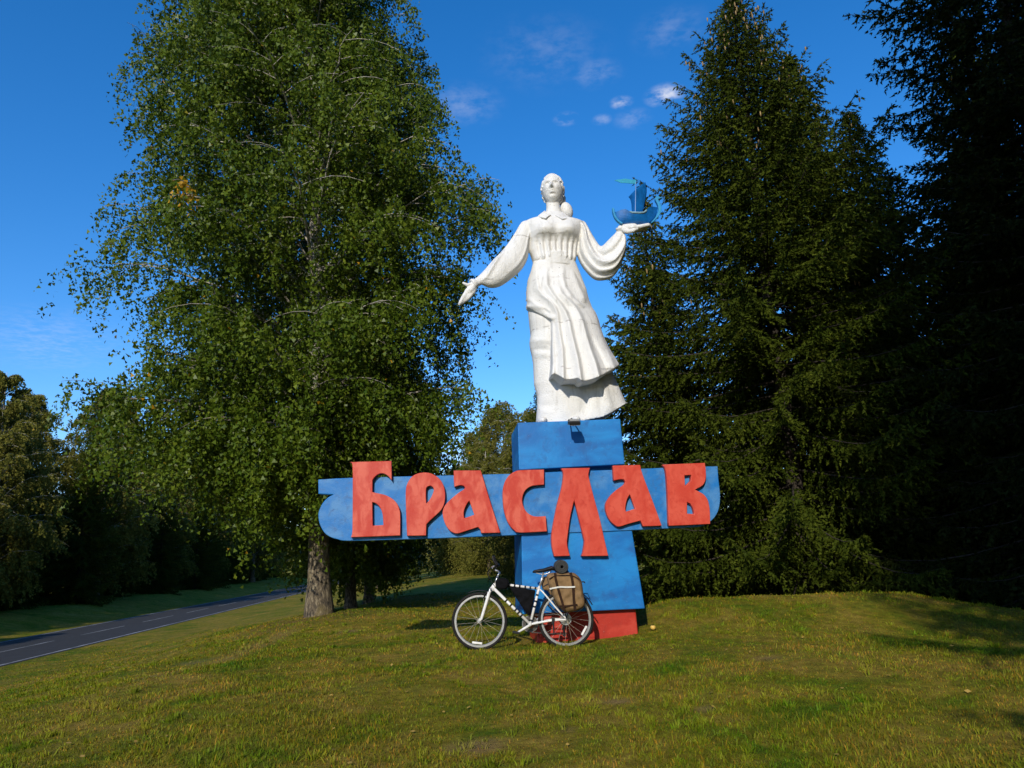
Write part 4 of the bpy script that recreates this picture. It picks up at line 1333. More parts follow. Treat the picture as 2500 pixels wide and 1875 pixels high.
    add('kickstand', join(box(bp(1148, 705, -0.065), (0.036, 0.05, 0.07), Euler((0, R(8), 0))), tube([bp(1150, 715, -0.085), bp(1153, 780, -0.10), bp(1156, 845, -0.11)], [0.011, 0.009, 0.008], 8)), M['black'], r)
    # mudguards and rack
    def guard(c, a0, a1, rad):
        rings = []
        for a in np.linspace(a0, a1, 26):
            d = np.array((math.cos(a), 0, math.sin(a)))
            rings.append(np.array([c + d * rad + np.array((0, -0.024, -0.0)), c + d * (rad + 0.012), c + d * rad + np.array((0, 0.024, 0)), c + d * (rad + 0.007) ]))
        return loft(rings)
    add('mudguard', guard(hr, R(25), R(100), 0.372), M['black'], r, True)
    add('mudguard', guard(hf, R(62), R(112), 0.366), M['black'], r, True)
    rack = []
    for s in (-1, 1):
        rack.append(tube([bp(1050, 350, s * 0.055), bp(1110, 318, s * 0.06), bp(1480, 300, s * 0.06)], 0.0055, 6))
        rack.append(tube([bp(1230, 312, s * 0.06), hr + np.array((0, s * 0.072, 0.015))], 0.0055, 6)); rack.append(tube([bp(1400, 306, s * 0.06), hr + np.array((0, s * 0.072, 0.015))], 0.0055, 6))
    for x in (1180, 1300, 1420, 1480):
        rack.append(tube([bp(x, 310, -0.06), bp(x, 310, 0.06)], 0.005, 6))
    add('luggage_rack', join(*rack), M['black'], r)

    # ---- luggage: things carried by the bicycle
    def bag(name, outline, y0, y1, mat, label, cat, puff=0.02, nsub=2):
        L = smooth_poly([bp(*p)[[0, 2]] for p in outline], 60, 4)
        cen = L.mean(0)
        rings = []
        for q in np.linspace(0, 1, 9):
            k = math.sin(math.pi * q) ** 0.55
            sc_ = 0.80 + 0.20 * k
            y = y0 + (y1 - y0) * q
            p = cen + (L - cen) * sc_
            zc = p[:, 1]
            rings.append(np.stack([p[:, 0], YB + y + 0.055 * zc, zc], 1))
        v, f = loft(rings)
        base = v.mean(0); base[2] = v[:, 2].min()
        root = empty(name, base, label, cat)
        me = remesh('bag', (v - base, f), 0.011, 3)
        # soft creases
        co = np.empty(len(me.vertices) * 3); me.vertices.foreach_get('co', co); co = co.reshape(-1, 3)
        co[:, 1] += 0.006 * np.sin(co[:, 0] * 38 + 3 * np.sin(co[:, 2] * 17)) + 0.005 * np.sin(co[:, 2] * 45 + co[:, 0] * 20)
        me.vertices.foreach_set('co', co.ravel())
        put('bag', me, mat, root, smooth=True)
        return root
    pn = [(1085, 222), (1120, 206), (1170, 202), (1330, 200), (1375, 214), (1420, 258), (1440, 310), (1452, 400), (1466, 480), (1464, 545), (1380, 592), (1280, 606), (1212, 562), (1165, 490), (1128, 415), (1096, 330), (1078, 255)]
    near = bag('pannier', pn, -0.30, -0.065, M['canvas'], 'brown canvas pannier with dark straps on the bicycle rear wheel', 'pannier')
    fy = -0.312
    def ribbon(name, pts, w, mat, root, y=fy, across=False):
        P = catmull(np.array([bp(*p, y) for p in pts]), 6)
        T_ = np.gradient(P, axis=0); T_ /= np.linalg.norm(T_, axis=1)[:, None]
        S = np.cross(T_, (0, 1, 0)); S /= np.linalg.norm(S, axis=1)[:, None]
        rings = [np.array([p - s_ * w / 2, p - s_ * w / 2 + np.array((0, 0.02, 0)), p + s_ * w / 2 + np.array((0, 0.02, 0)), p + s_ * w / 2]) for p, s_ in zip(P, S)]
        return add(name, loft(rings), mat, root)
    ribbon('strap', [(1160, 203), (1170, 280), (1196, 380), (1232, 500), (1254, 580)], 0.030, M['strap'], near)
    ribbon('strap', [(1316, 200), (1335, 280), (1345, 380), (1352, 500), (1362, 578)], 0.032, M['strap'], near)
    ribbon('strap', [(1202, 538), (1280, 536), (1385, 522)], 0.020, M['strap'], near, fy - 0.004)
    ribbon('tape', [(1105, 364), (1150, 354), (1210, 344), (1280, 346), (1362, 343)], 0.018, M['tape'], near, fy - 0.006)
    ribbon('flap_seam', [(1100, 262), (1170, 232), (1320, 228), (1410, 268)], 0.008, M['strap'], near, fy - 0.002)
    bag('pannier', [(1040, 275), (1090, 245), (1380, 235), (1400, 520), (1260, 580), (1180, 540), (1100, 405), (1045, 390), (1030, 320)], 0.07, 0.24, M['canvas'], 'second brown pannier on the far side of the bicycle, behind the saddle', 'pannier')
    bag('frame_bag', [(690, 345), (830, 362), (972, 388), (962, 440), (940, 540), (915, 640), (892, 655), (862, 618), (800, 520), (740, 430)], -0.035, 0.035, M['cloth'], 'black triangular bag filling the bicycle frame', 'bag')
    fb = bag('handlebar_bag', [(555, 285), (585, 262), (640, 262), (685, 282), (692, 330), (670, 372), (600, 378), (555, 350)], -0.075, 0.075, M['cloth'], 'small black bag behind the bicycle handlebar', 'bag')
    # rolled foam mat across the rack
    c = bp(1231, 143)
    mt = empty('rolled_mat', (c[0], c[1], c[2] - 0.08), 'grey rolled foam mat lying across the brown pannier', 'sleeping mat')
    prof = [(-0.28, 0.018), (-0.285, 0.022), (-0.285, 0.076), (-0.278, 0.081), (0.278, 0.081), (0.285, 0.076), (0.285, 0.022), (0.28, 0.018)]
    add('roll', lathe_y(c, prof, 40), M['mat'], mt, False)
    sp_ = []
    for a in np.linspace(0, 6 * math.pi, 90):
        rad = 0.022 + 0.054 * a / (6 * math.pi)
        sp_.append(c + np.array((rad * math.cos(a), -0.286, rad * math.sin(a))))
    add('spiral_edge', tube(sp_, 0.0022, 4), M['black'], mt)
    for y in (-0.18, 0.16):
        add('tie', lathe_y(c, [(y - 0.012, 0.08), (y - 0.012, 0.085), (y + 0.012, 0.085), (y + 0.012, 0.08)], 40), M['black'], mt)


bicycle()


# ------------------------------------------------------------------ small things on the lawn
def ground_hit(px, py):
    d = ray(px, py); t = 4.0
    for _ in range(4000):
        p = CAM + d * t
        if p[2] <= float(ground_z(p[0], p[1])): return p
        t += 0.01
    return p


def apple():
    p = ground_hit(1595, 1541)
    z = float(ground_z(p[0], p[1]))
    r = empty('apple', (p[0], p[1], z), 'yellow apple lying on the grass beside the red plinth', 'apple')
    u = np.linspace(0, 2 * math.pi, 20, endpoint=False); rings = []
    for t in np.linspace(0.04, math.pi - 0.04, 14):
        rad = 0.036 * math.sin(t) * (1 + 0.10 * math.cos(t)); zz = 0.033 * math.cos(t) - 0.012 * math.exp(-(t / 0.4) ** 2) + 0.008 * math.exp(-((math.pi - t) / 0.4) ** 2)
        rings.append(np.stack([p[0] + rad * np.cos(u), p[1] + rad * np.sin(u), np.full(20, z + 0.045 + zz)], 1))
    add('flesh', loft(rings), M['apple'], r, True)
    add('stalk', tube([(p[0], p[1], z + 0.062), (p[0] + 0.006, p[1], z + 0.088)], 0.002, 5), M['strap'], r)


M['apple'] = plain('apple_skin', (0.72, 0.46, 0.10), 0.4, var=0.2, scale=30)
apple()


# ------------------------------------------------------------------ trees
def unit(v):
    return v / (np.linalg.norm(v, axis=-1, keepdims=True) + 1e-9)


def quads(c, a, b):
    """rhombic leaves: centre, half axis, half width"""
    n = len(c)
    v = np.stack([c - a, c + b, c + a, c - b], 1).reshape(-1, 3)
    return v, np.arange(n * 4).reshape(n, 4)


def multi_tube(paths, n=4):
    """many thin tubes as one quad mesh; paths = [(P, r)]"""
    Vs, Fs, k = [], [], 0
    for P, r in paths:
        v, f = tube(P, r, n, False)
        Vs.append(v); Fs.append(np.array(f) + k); k += len(v)
    return np.vstack(Vs), np.vstack(Fs)


def make_birch(seed, H, profile, n_limb, n_sec, n_str, leaf_step, leaf, hmin=0.16, r0=0.27, lean=(0, 0), droop=1.0, extra=(), asym=0.0, env=None, cx=0.0):
    g = np.random.default_rng(seed)
    zs = np.linspace(-0.3, H, 40)
    q = np.clip(zs / H, 0, 1)
    tx = lean[0] * q ** 1.3 + 0.10 * np.sin(q * 7 + seed) * q; ty = lean[1] * q + 0.10 * np.cos(q * 6 + seed) * q
    TP = np.stack([tx, ty, zs], 1)
    tr = r0 * (1 - q) ** 0.85 + 0.012 + 0.16 * r0 / 0.27 * np.exp(-np.clip(zs, 0, 9) / 0.35)
    wood = [(TP, tr)]
    SP, SD, SL = [], [], []           # hanging strands

    def limit(p):
        az_ = math.atan2(p[1], p[0] - cx)
        return np.interp(p[2], env[0], env[1]) * (1 + 0.12 * math.sin(3 * az_ + 1.1 * p[2] + seed) + 0.08 * math.sin(5 * az_ - 1.9 * p[2]))

    def outside(p):
        return env is not None and math.hypot(p[0] - cx * min(1, p[2] / 6), p[1]) > limit(p)
    limbs = []
    for i in range(n_limb):
        h = hmin + (0.985 - hmin) * ((i + g.random()) / n_limb) ** 0.95
        limbs.append((h, i * 2.39996 + g.normal(0, 0.35), np.interp(h, profile[0], profile[1]) * g.uniform(0.74, 1.06)))
    limbs += list(extra)
    for h, az, reach in limbs:
        reach *= 1 - asym * math.cos(az)
        z0 = h * H; base = np.array((np.interp(z0, zs, tx), np.interp(z0, zs, ty), z0))
        d = np.array((math.cos(az), math.sin(az), 0))
        rise = reach * (0.55 + 0.5 * h) * g.uniform(0.8, 1.2)
        side = np.array((-d[1], d[0], 0)) * g.normal(0, 0.12) * reach
        t = np.linspace(0, 1, 9)[:, None]
        if env is not None:
            tip = base + d * reach + np.array((0, 0, rise * 0.25))
            k_ = limit(tip) / max(0.1, math.hypot(tip[0] - cx, tip[1]))
            if k_ < 1: reach *= k_; rise *= k_
        P = base + d * reach * t + np.array((0, 0, 1.0)) * rise * (1.55 * t - 0.95 * t ** 2) * np.array([1.0]) + side * t ** 2
        P[:, 2] -= rise * 0.35
        P[0] = base - np.array((0, 0, rise * 0.35))
        P += g.normal(0, 0.03, P.shape) * np.linspace(0, 1, 9)[:, None]
        lr = np.interp(P[0][2], zs, tr) * 0.26
        keep_ = 9
        for q_ in range(3, 9):
            if outside(P[q_]): keep_ = q_; break
        if keep_ >= 3: wood.append((P[:keep_], np.linspace(max(0.02, lr), 0.008, 9)[:keep_]))
        for s in range(n_sec):
            tt = 0.08 + 0.92 * (s + g.random()) / n_sec
            b = np.array([np.interp(tt, t[:, 0], P[:, k]) for k in range(3)])
            if outside(b): continue
            sd = (1 if s % 2 else -1)
            dd = unit(d * g.uniform(0.4, 1.0) + np.array((-d[1], d[0], 0)) * sd * g.uniform(0.3, 1.1) + np.array((0, 0, g.uniform(0.0, 0.5))))
            ln = reach * g.uniform(0.18, 0.38) * (1.15 - 0.45 * tt) + 0.35
            u = np.linspace(0, 1, 5)[:, None]
            Q = b + dd * ln * u + np.array((0, 0, -1.0)) * ln * 0.45 * u ** 2 * droop
            if not outside(Q[3]): wood.append((Q, np.linspace(0.011, 0.003, 5)))
            for k in range(n_str):
                e = g.uniform(0.1, 1.0)
                sp0 = np.array([np.interp(e, u[:, 0], Q[:, m]) for m in range(3)])
                if outside(sp0) and g.random() < 0.97: continue
                SP.append(sp0)
                SD.append(unit(dd * g.uniform(0.05, 0.55) + np.array((g.normal(0, 0.22), g.normal(0, 0.22), -1.0 * droop))))
                SL.append(g.uniform(0.25, 1.0) * (0.62 + 0.75 * (1 - h)) * g.choice([1, 1, 1.35]))
    SP, SD, SL = np.array(SP), np.array(SD), np.array(SL)
    cnt = np.maximum(3, (SL / leaf_step).astype(int))
    idx = np.repeat(np.arange(len(SP)), cnt)
    w = g.random(len(idx))
    c = SP[idx] + SD[idx] * (SL[idx] * w)[:, None] + np.array((0, 0, -1.0)) * (0.12 * SL[idx] * w ** 2)[:, None] + g.normal(0, 0.055, (len(idx), 3))
    a = unit(g.normal(0, 1, (len(idx), 3)) + np.array((0, 0, -1.3)))
    nrm = unit(g.normal(0, 1, (len(idx), 3)) + np.array((0, 0, 0.4)))
    b = unit(np.cross(a, nrm))
    sz = leaf * g.uniform(0.55, 1.35, len(idx))
    a_ = a * sz[:, None]; b_ = b * (sz * 0.85)[:, None]
    V = np.stack([c - a_, c + a_ * 0.75 + b_, c + a_ * 0.75 - b_], 1).reshape(-1, 3); F = np.arange(len(idx) * 3).reshape(-1, 3)
    rnd = np.repeat(np.clip(0.6 * g.random(len(idx)) + 0.4 * g.random(len(SP))[idx], 0, 1) * 0.985, 3)
    yel = g.random(len(idx)) < 0.0025
    rnd[np.repeat(yel, 3)] = 1.0
    wv, wf = multi_tube(wood[:1], 16); 
    lv, lf = multi_tube(wood[1:], 4)
    me_t = big_mesh('trunk', np.vstack([wv, lv]), np.vstack([wf, lf + len(wv)]))
    me_c = big_mesh('crown', V, F, rnd)
    return me_t, me_c, c, rnd


def make_spruce(seed, H, R0, step, needle_step, nlen, nwid, hmin=0.6, power=0.85, cap=99.0, r0=0.22, cones=0, tips=0.0, lv_up=0.25):
    g = np.random.default_rng(seed)
    zs = np.linspace(-0.3, H, 30)
    wob = 0.06
    TP = np.stack([wob * np.sin(zs * 0.7 + seed), wob * np.cos(zs * 0.6 + seed), zs], 1)
    wood = [(TP, r0 * (1 - np.clip(zs / H, 0, 1)) ** 0.9 + 0.012 + 0.1 * np.exp(-np.clip(zs, 0, 9) / 0.3))]
    BS, BD, BL, BH = [], [], [], []
    CP = []
    z = hmin
    while z < H - 0.12:
        q = z / H
        nb = int(g.integers(7, 10))
        a0 = g.random() * 6.28
        for k in range(nb):
            az = a0 + k * 2 * math.pi / nb + g.normal(0, 0.2)
            L = max(0.12, min(cap, R0 * (1 - q) ** power) * g.uniform(0.66, 1.14))
            if g.random() < 0.06: L *= 1.2
            d = np.array((math.cos(az), math.sin(az), 0)); sd = np.array((-d[1], d[0], 0))
            up = np.interp(q, [0, 0.3, 0.7, 1.0], [-0.28, -0.12, lv_up, 1.2]) + g.normal(0, 0.06)
            dr = np.interp(q, [0, 0.5, 1.0], [0.32, 0.30, 0.05])
            t = np.linspace(0, 1, 8)
            P = np.array((0, 0, z)) + d * L * t[:, None] + np.array((0, 0, 1.0)) * (L * (up * t - dr * t ** 2 + (dr + 0.16) * 0.8 * t ** 3.2))[:, None]
            wood.append((P, np.linspace(0.006 + 0.007 * L, 0.003, 8)))
            n = max(3, int(L / step))
            for e in range(n):
                tt = 0.12 + 0.88 * (e + g.random()) / n
                b = np.array([np.interp(tt, t, P[:, m]) for m in range(3)])
                for s in (-1, 1):
                    l = min(0.80, 0.20 + 0.45 * (1 - tt) * L) * g.uniform(0.6, 1.2)
                    dd = unit(d * g.uniform(0.5, 1.0) + sd * s * g.uniform(0.4, 0.95) + np.array((0, 0, -g.uniform(0.15, 1.1) * (1 - 0.5 * q))))
                    BS.append(b); BD.append(dd); BL.append(l); BH.append(q)
            BS.append(P[-2]); BD.append(unit(P[-1] - P[-2])); BL.append(np.linalg.norm(P[-1] - P[-2]) * 1.25); BH.append(q)
            if cones and q > 0.45 and g.random() < cones * (q - 0.3):
                for _ in range(int(g.integers(1, 5))):
                    CP.append(P[int(g.integers(5, 8))] + g.normal(0, 0.10, 3) + np.array((0, 0, -0.10)))
        z += step * g.uniform(2.2, 3.4) * (1.15 - 0.45 * q)
    BS.append(TP[-1] - np.array((0, 0, 0.35))); BD.append(np.array((0, 0, 1.0))); BL.append(0.6); BH.append(1)
    BS, BD, BL, BH = np.array(BS), np.array(BD), np.array(BL), np.array(BH)
    cnt = np.maximum(3, (BL / needle_step).astype(int))
    idx = np.repeat(np.arange(len(BS)), cnt)
    w = g.random(len(idx))
    sag = np.array((0, 0, -1.0)) * (0.22 * BL[idx] * w ** 2 * (1 - BH[idx]))[:, None]
    c = BS[idx] + BD[idx] * (BL[idx] * w)[:, None] + sag
    dr_ = unit(BD[idx] * 0.9 + unit(g.normal(0, 1, (len(idx), 3))) * 0.75 + np.array((0, 0, -0.12)))
    sdv = unit(np.cross(dr_, g.normal(0, 1, (len(idx), 3))))
    ln = nlen * g.uniform(0.6, 1.3, len(idx)) * (1 - 0.35 * w)
    V = np.stack([c + sdv * nwid, c + dr_ * ln[:, None], c - sdv * nwid], 1).reshape(-1, 3)
    F = np.arange(len(idx) * 3).reshape(-1, 3)
    rnd = np.repeat(np.clip(0.45 * g.random(len(idx)) + 0.30 * g.random(len(BS))[idx] + 0.25 * w, 0, 1) * 0.975, 3)
    wv, wf = multi_tube(wood[:1], 10); lv, lf = multi_tube(wood[1:], 3)
    me_t = big_mesh('trunk', np.vstack([wv, lv]), np.vstack([wf, lf + len(wv)]))
    me_c = big_mesh('crown', V, F, rnd)
    me_k = None
    if CP:
        parts = []
        for p in CP:
            parts.append(((np.array(p) + np.array((0, 0, -0.14)) * np.array([[0], [0.25], [0.7], [1.0]])), [0.012, 0.024, 0.020, 0.005]))
        kv, kf = multi_tube(parts, 5)
        me_k = big_mesh('cones', kv, kf)
    return me_t, me_c, me_k


def plant(name, meshes, mats, loc, label, cat, group=None, rz=0.0, s=1.0, sz=None):
    x, y = loc
    r = empty(name, (x, y, float(ground_z(x, y)) - 0.02), label, cat, group)
    r.rotation_euler = (0, 0, rz); r.scale = (s, s, sz or s)
    for nm, me, mt in zip(('trunk', 'crown', 'cones'), meshes, mats):
        if me is None: continue
        o = bpy.data.objects.new(nm, me); col.objects.link(o); o.parent = r
        if not me.materials: me.materials.append(mt)
        if nm == 'cones': o['kind'] = 'stuff'
    return r


BIRCH = (M['birch_bark'], M['birch_leaf'])
FARB = (M['birch_bark'], M['far_leaf'])
SPR = (M['spruce_bark'], M['needle'], M['cone'])
SPD = (M['spruce_bark'], M['needle_shaded'], M['cone'])

ENV = ([2.0, 3.0, 5.0, 7.0, 9.6, 12.0, 14.0, 16.5, 19.0], [2.6, 3.3, 4.3, 4.85, 4.5, 3.9, 3.3, 2.5, 0.6])
prof_main = ([z / 19.0 for z in ENV[0]], [r * 0.90 for r in ENV[1]])
bt, bc, bpos, brnd = make_birch(11, 19.0, prof_main, 156, 12, 15, 0.035, 0.039, hmin=0.15, r0=0.215, lean=(-0.8, 0.0), env=ENV, cx=-1.1,
                                extra=[(0.68, R(178), 3.9), (0.47, R(5), 4.2), (0.40, R(-8), 4.4), (0.20, R(195), 4.3), (0.19, R(215), 4.0), (0.21, R(-15), 3.8), (0.16, R(250), 3.4), (0.17, R(185), 3.9), (0.155, R(275), 3.0)])
# one twig has already turned yellow
_p = at_y(442, 462, 12.3) - np.array((-4.2, 16.0, float(ground_z(-4.2, 16.0))))
_near = np.linalg.norm((bpos - _p) * np.array((1, 0.45, 0.8)), axis=1) < 0.30
brnd[np.repeat(_near, 3)] = 1.0
bc.attributes['rnd'].data.foreach_set('value', brnd.astype(np.float32))
plant('birch_tree', (bt, bc), BIRCH, (-4.2, 16.0), 'tall weeping birch with thick rough trunk behind the sign', 'tree')

prof_b = ([0.0, 0.12, 0.3, 0.5, 0.7, 0.85, 1.0], [2.2, 3.0, 3.6, 3.5, 2.7, 1.7, 0.4])
b2t, b2c, _, _ = make_birch(23, 15.0, prof_b, 64, 9, 13, 0.062, 0.074, hmin=0.12, r0=0.22)
plant('birch_tree', (b2t, b2c), BIRCH, (-4.5, 20.3), 'birch with a dark bare trunk, first behind the thick trunked birch', 'tree', 'birches along the road', s=0.62)
plant('birch_tree', (b2t, b2c), BIRCH, (-4.8, 24.2), 'dark birch, second behind the thick trunked birch', 'tree', 'birches along the road', rz=2.0, s=0.60)
for i, (x, y, s) in enumerate([(-9.6, 52.0, 0.70), (-12.0, 66.0, 0.75), (-14.5, 84.0, 0.8)]):
    plant('birch_tree', (b2t, b2c), BIRCH, (x, y), ('distant roadside birch, nearest of the far three in the row', 'distant roadside birch, middle one of the far three in the row', 'distant roadside birch, farthest of all in the row')[i], 'tree', 'birches along the road', rz=1.3 * i, s=s)

b3t, b3c, _, _ = make_birch(31, 9.0, ([0, 0.1, 0.3, 0.6, 0.85, 1.0], [1.5, 2.2, 2.3, 1.9, 1.1, 0.3]), 52, 8, 11, 0.055, 0.052, hmin=0.05, r0=0.10, droop=0.7)
for i, (x, y, s, lab) in enumerate([(0.9, 23.0, 0.50, 'dark low bush just behind the pedestal, beside the grass strip'), (0.5, 27.0, 0.55, 'second dark bush, behind the one nearest the pedestal'),
                                    (-1.0, 60.0, 1.50, 'tallest sunlit olive birch showing above the sign board, next to the pedestal'), (-3.2, 63.0, 1.32, 'sunlit birch with a pale stem above the red letters'),
                                    (-5.4, 66.0, 1.05, 'lowest sunlit birch, farthest from the pedestal in its group'), (1.6, 58.0, 1.45, 'olive birch hidden partly behind the blue pedestal'), (-2.0, 50.0, 0.9, 'rounded olive birch low behind the sign board')]):
    plant('birch_tree', (b3t, b3c), FARB, (x, y), lab, 'tree', 'young birches beyond the sign', rz=i * 1.1, s=s)

s1t, s1c, s1k = make_spruce(5, 17.9, 8.2, 0.120, 0.031, 0.125, 0.025, hmin=0.5, power=1.0, cap=4.6, cones=0.75, lv_up=0.3)
plant('spruce_tree', (s1t, s1c, s1k), SPR, (7.05, 19.0), 'tall sunlit spruce with hanging cones behind the raised hand', 'tree')
s2t, s2c, s2k = make_spruce(9, 18.0, 5.6, 0.165, 0.044, 0.18, 0.038, hmin=0.5, power=0.95, cap=3.7, cones=0.30)
plant('spruce_tree', (s2t, s2c, s2k), SPR, (4.2, 20.6), 'lower sunlit spruce right behind the blue boat model', 'tree', None, rz=3.0, s=0.68)
plant('spruce_tree', (s2t, s2c, s2k), SPR, (9.8, 22.0), 'shorter sunlit spruce peeking out beside the tall cone bearing one', 'tree', None, rz=1.0, s=1.0)
plant('spruce_tree', (s2t, s2c, s2k), SPR, (12.6, 24.0), 'dark spruce with ragged tip in the gap of blue sky', 'tree', None, rz=2.2, s=0.95)
plant('spruce_tree', (s2t, s2c, s2k), SPR, (1.75, 45.0), 'small far spruce tip beside the statue hem', 'tree', None, rz=0.4, s=0.67)
s3t, s3c, s3k = make_spruce(14, 24.0, 4.6, 0.150, 0.036, 0.15, 0.030, hmin=0.6, power=0.62, cones=0.12)
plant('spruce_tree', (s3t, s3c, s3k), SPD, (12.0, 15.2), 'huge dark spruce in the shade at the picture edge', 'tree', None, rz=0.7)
shade = [(15.0, 21.0, 1.0), (17.5, 18.0, 1.0), (14.0, 28.0, 0.8), (17.0, 25.0, 0.9), (10.0, 29.0, 0.72), (20.0, 22.0, 1.0), (21.0, 30.0, 1.0), (14.5, 33.0, 0.75), (18.0, 36.0, 0.9), (6.5, 30.0, 0.6), (25.0, 27.0, 1.0)]
for i, (x, y, s) in enumerate(shade):
    plant('spruce_tree', (s2t, s2c, s2k), SPR, (x, y), 'black shaded spruce in the dense wood behind the huge one', 'tree', 'shaded spruces of the wood', rz=i * 0.9, s=s)
# the same wood goes on towards and past the photographer, and shades the right side
for i, (x, y, s) in enumerate([(13.5, 5.5, 1.05), (9.0, -3.0, 1.15), (13.0, 0.5, 1.1), (5.0, -8.5, 1.2), (10.5, -9.5, 1.2), (14.0, -7.0, 1.2), (4.0, -17.0, 1.3), (5.2, -12.5, 1.2), (10.5, -18.0, 1.3), (15.0, -16.0, 1.3), (19.0, -10.0, 1.2), (7.6, -4.5, 1.1), (5.3, -11.0, 1.15), (17.5, 5.0, 1.1), (18.0, 11.5, 1.1)]):
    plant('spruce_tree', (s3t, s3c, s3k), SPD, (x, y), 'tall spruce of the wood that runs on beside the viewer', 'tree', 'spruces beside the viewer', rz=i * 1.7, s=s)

b4c = b2c.copy(); b4c.materials.clear(); b4c.materials.append(M['far_leaf'])  # sunlit look of these birches put into a lighter leaf colour
# wood across the road
for row, (off, n_, dy) in enumerate([(9.5, 26, 4.3), (13.5, 25, 4.6), (18.5, 22, 5.2)]):
    for i in range(n_):
        y = -6.0 + i * dy + rng.uniform(-1, 1)
        x = road_x(y) - off - rng.uniform(0, 2.5)
        if (i + row) % 3 == 1 and row < 3:
            plant('birch_tree', (b2t, b4c), FARB, (x, y), 'birch in the wood across the road', 'tree', 'birches of the wood across the road', rz=i * 1.3 + row, s=rng.uniform(0.80, 0.96) * (0.80 if y < 24 else 1))
        else:
            plant('spruce_tree', (s2t, s2c, s2k), SPR, (x, y), 'dark spruce in the wood across the road', 'tree', 'spruces of the wood across the road', rz=i * 0.7 + row, s=rng.uniform(0.48, 0.60) * (0.95 if y < 24 else 1))
# the avenue closes far off
for i in range(20):
    plant('spruce_tree', (s2t, s2c, s2k), SPR, (-66.0 + i * 4.2 + rng.uniform(-1, 1), 118 + rng.uniform(-6, 6)), 'far spruce closing the view at the end of the grass strip', 'tree', 'far spruces at the end of the road', rz=i, s=rng.uniform(0.5, 0.62))


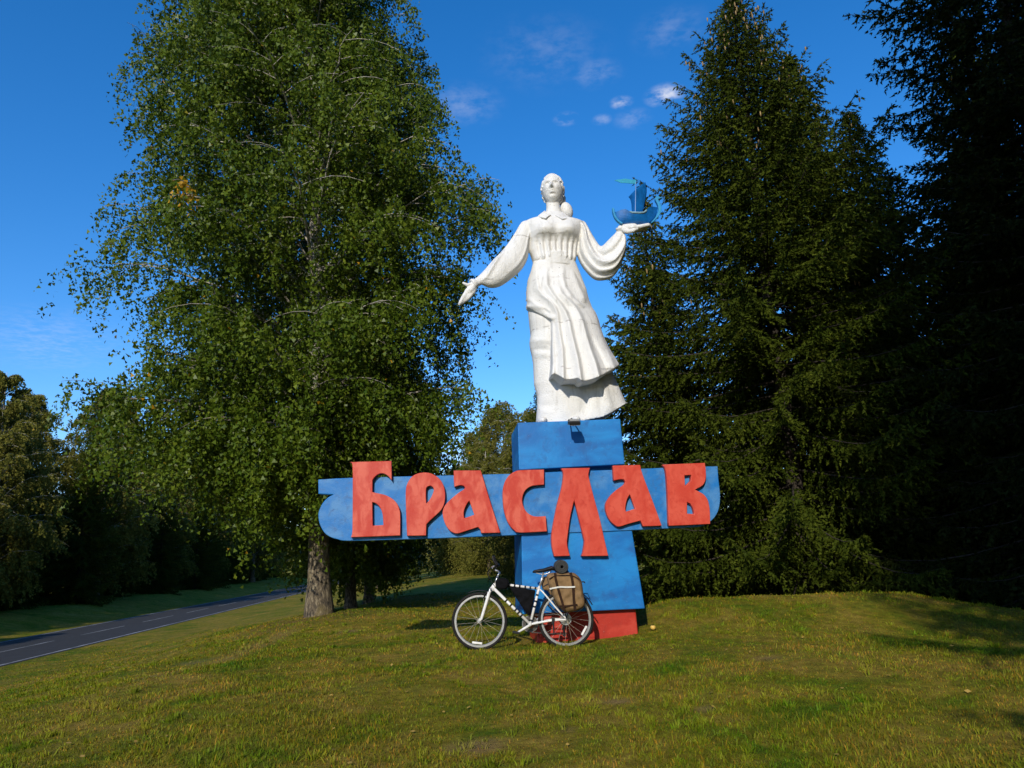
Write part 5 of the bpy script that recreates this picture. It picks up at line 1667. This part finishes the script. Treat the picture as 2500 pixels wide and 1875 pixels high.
# ------------------------------------------------------------------ grass and litter
def build_grass():
    n = 185000
    g = np.random.default_rng(3)
    d = np.exp(g.uniform(math.log(4.2), math.log(26.0), n))
    a = g.uniform(-0.80, 0.80, n)
    x = d * a; y = d
    tuft = np.sin(1.9 * x + 0.8 * y) + np.sin(2.7 * y - 1.3 * x + 2) + np.sin(4.3 * x + 3.1 * y + 1) * 0.7 + np.sin(7.7 * x - 5.3 * y) * 0.5
    keep = (x > road_x(y) + 0.35) & ((tuft > -1.5) | (g.random(n) < 0.35))
    for px_q, py_q, zg_q, r_q in BARE:
        p_q = ground_pt(px_q, py_q, zg_q); keep &= ~((np.hypot(x - p_q[0], y - p_q[1]) < r_q * 0.7) & (g.random(n) < 0.85))
    # keep clear of the plinth
    rel = np.stack([x - MO[0], y - MO[1]], 1)
    u = rel @ UU[:2]; w = -(rel @ NN[:2])
    keep &= ~((u > LB[0][0]) & (u < LB[1][0]) & (w > 0.08) & (w < 1.0))
    x, y, d, tuft = x[keep], y[keep], d[keep], tuft[keep]
    n = len(x)
    z = ground_z(x, y)
    h = g.uniform(0.010, 0.026, n) * (1 + 0.38 * np.clip(tuft, -0.5, 2.2)) * np.where(g.random(n) < 0.04, 1.8, 1)
    wd = g.uniform(0.0022, 0.0042, n) * np.clip(d / 6.5, 1, 3)
    az = g.uniform(0, 6.283, n); ln = g.uniform(0.2, 1.0, n)
    dx, dy = np.cos(az), np.sin(az)
    px_, py_ = -dy, dx
    az2 = g.uniform(0, 6.283, n)
    wx, wy = np.cos(az2), np.sin(az2)
    b0 = np.stack([x - wx * wd, y - wy * wd, z - 0.004], 1); b1 = np.stack([x + wx * wd, y + wy * wd, z - 0.004], 1)
    m = np.stack([x + dx * h * ln * 0.3, y + dy * h * ln * 0.3, z + h * 0.62], 1)
    m0 = m - np.stack([wx * wd, wy * wd, 0 * wd], 1) * 0.8; m1 = m + np.stack([wx * wd, wy * wd, 0 * wd], 1) * 0.8
    tp = np.stack([x + dx * h * ln, y + dy * h * ln, z + h], 1)
    V = np.stack([b0, b1, m1, m0, tp], 1).reshape(-1, 3)
    i = np.arange(n)[:, None] * 5
    F = np.vstack([i + np.array([[0, 1, 2]]), i + np.array([[0, 2, 3]]), i + np.array([[3, 2, 4]])])
    # taller tufts the mower missed
    nt_ = 3000
    td = np.exp(g.uniform(math.log(4.3), math.log(15.0), nt_)); tx = td * g.uniform(-0.78, 0.78, nt_); ty = td
    clump = np.sin(1.3 * tx + 0.9 * ty + 0.5) + np.sin(2.1 * ty - 1.1 * tx + 2.4) + 0.8 * np.sin(3.7 * tx + 2.9 * ty)
    ok = (clump + g.normal(0, 0.7, nt_) > 0.35) & (tx > road_x(ty) + 0.6)
    rel = np.stack([tx - MO[0], ty - MO[1]], 1); uu_ = rel @ UU[:2]; ww_ = -(rel @ NN[:2])
    ok &= ~((uu_ > LB[0][0] - 0.1) & (uu_ < LB[1][0] + 0.1) & (ww_ > -0.05) & (ww_ < 1.1))
    tx, ty, td = tx[ok], ty[ok], td[ok]
    nb_ = g.integers(9, 22, len(tx)); ti = np.repeat(np.arange(len(tx)), nb_); m_ = len(ti)
    sx, sy = g.normal(0, 0.022, m_), g.normal(0, 0.022, m_)
    bx, by = tx[ti] + sx, ty[ti] + sy; bz = ground_z(bx, by)
    hh = g.uniform(0.025, 0.062, m_) * g.uniform(0.6, 1.25, len(tx))[ti]
    wd2 = g.uniform(0.0026, 0.0045, m_) * np.clip(td[ti] / 7, 1, 2)
    a2 = g.uniform(0, 6.283, m_); lx = sx * 0.9 + g.normal(0, 0.014, m_); ly = sy * 0.9 + g.normal(0, 0.014, m_)
    wx2, wy2 = np.cos(a2) * wd2, np.sin(a2) * wd2
    q0 = np.stack([bx - wx2, by - wy2, bz - 0.004], 1); q1 = np.stack([bx + wx2, by + wy2, bz - 0.004], 1)
    md = np.stack([bx + lx * 0.35, by + ly * 0.35, bz + hh * 0.6], 1); wv2 = np.stack([wx2, wy2, 0 * wx2], 1) * 0.8
    tpp = np.stack([bx + lx, by + ly, bz + hh], 1)
    V2 = np.stack([q0, q1, md + wv2, md - wv2, tpp], 1).reshape(-1, 3)
    i2 = (np.arange(m_)[:, None] + n) * 5
    F = np.vstack([F, i2 + np.array([[0, 1, 2]]), i2 + np.array([[0, 2, 3]]), i2 + np.array([[3, 2, 4]])])
    V = np.vstack([V, V2])
    rn = np.concatenate([np.repeat(g.random(n), 5), np.repeat(g.uniform(0.55, 0.80, m_), 5)])
    o = put('grass', big_mesh('grass', V, F, rn), M['blade'])
    tag(o, 'short mown grass blades and tufts on the mound', 'grass', None, 'stuff')
    # fallen leaves
    n = 240
    d = np.exp(g.uniform(math.log(5.0), math.log(22.0), n)); x = d * g.uniform(-0.65, 0.6, n); y = d
    x2 = g.normal(-4.2, 1.6, 170); y2 = g.normal(14.6, 1.4, 170)
    x = np.concatenate([x, x2]); y = np.concatenate([y, y2])
    k = x > road_x(y) + 0.4
    x, y = x[k], y[k]; n = len(x)
    c = np.stack([x, y, ground_z(x, y) + 0.022], 1)
    a = unit(np.stack([g.normal(0, 1, n), g.normal(0, 1, n), g.normal(0, 0.25, n)], 1)); b = unit(np.cross(a, np.array((0, 0, 1.0)) + g.normal(0, 0.25, (n, 3))))
    s = g.uniform(0.014, 0.028, n)[:, None]
    V, F = quads(c, a * s, b * s * 0.7)
    o = put('leaves', big_mesh('leaves', V, F), M['leaf_litter'])
    tag(o, 'yellow fallen birch leaves scattered on the grass', 'leaves', None, 'stuff')


build_grass()
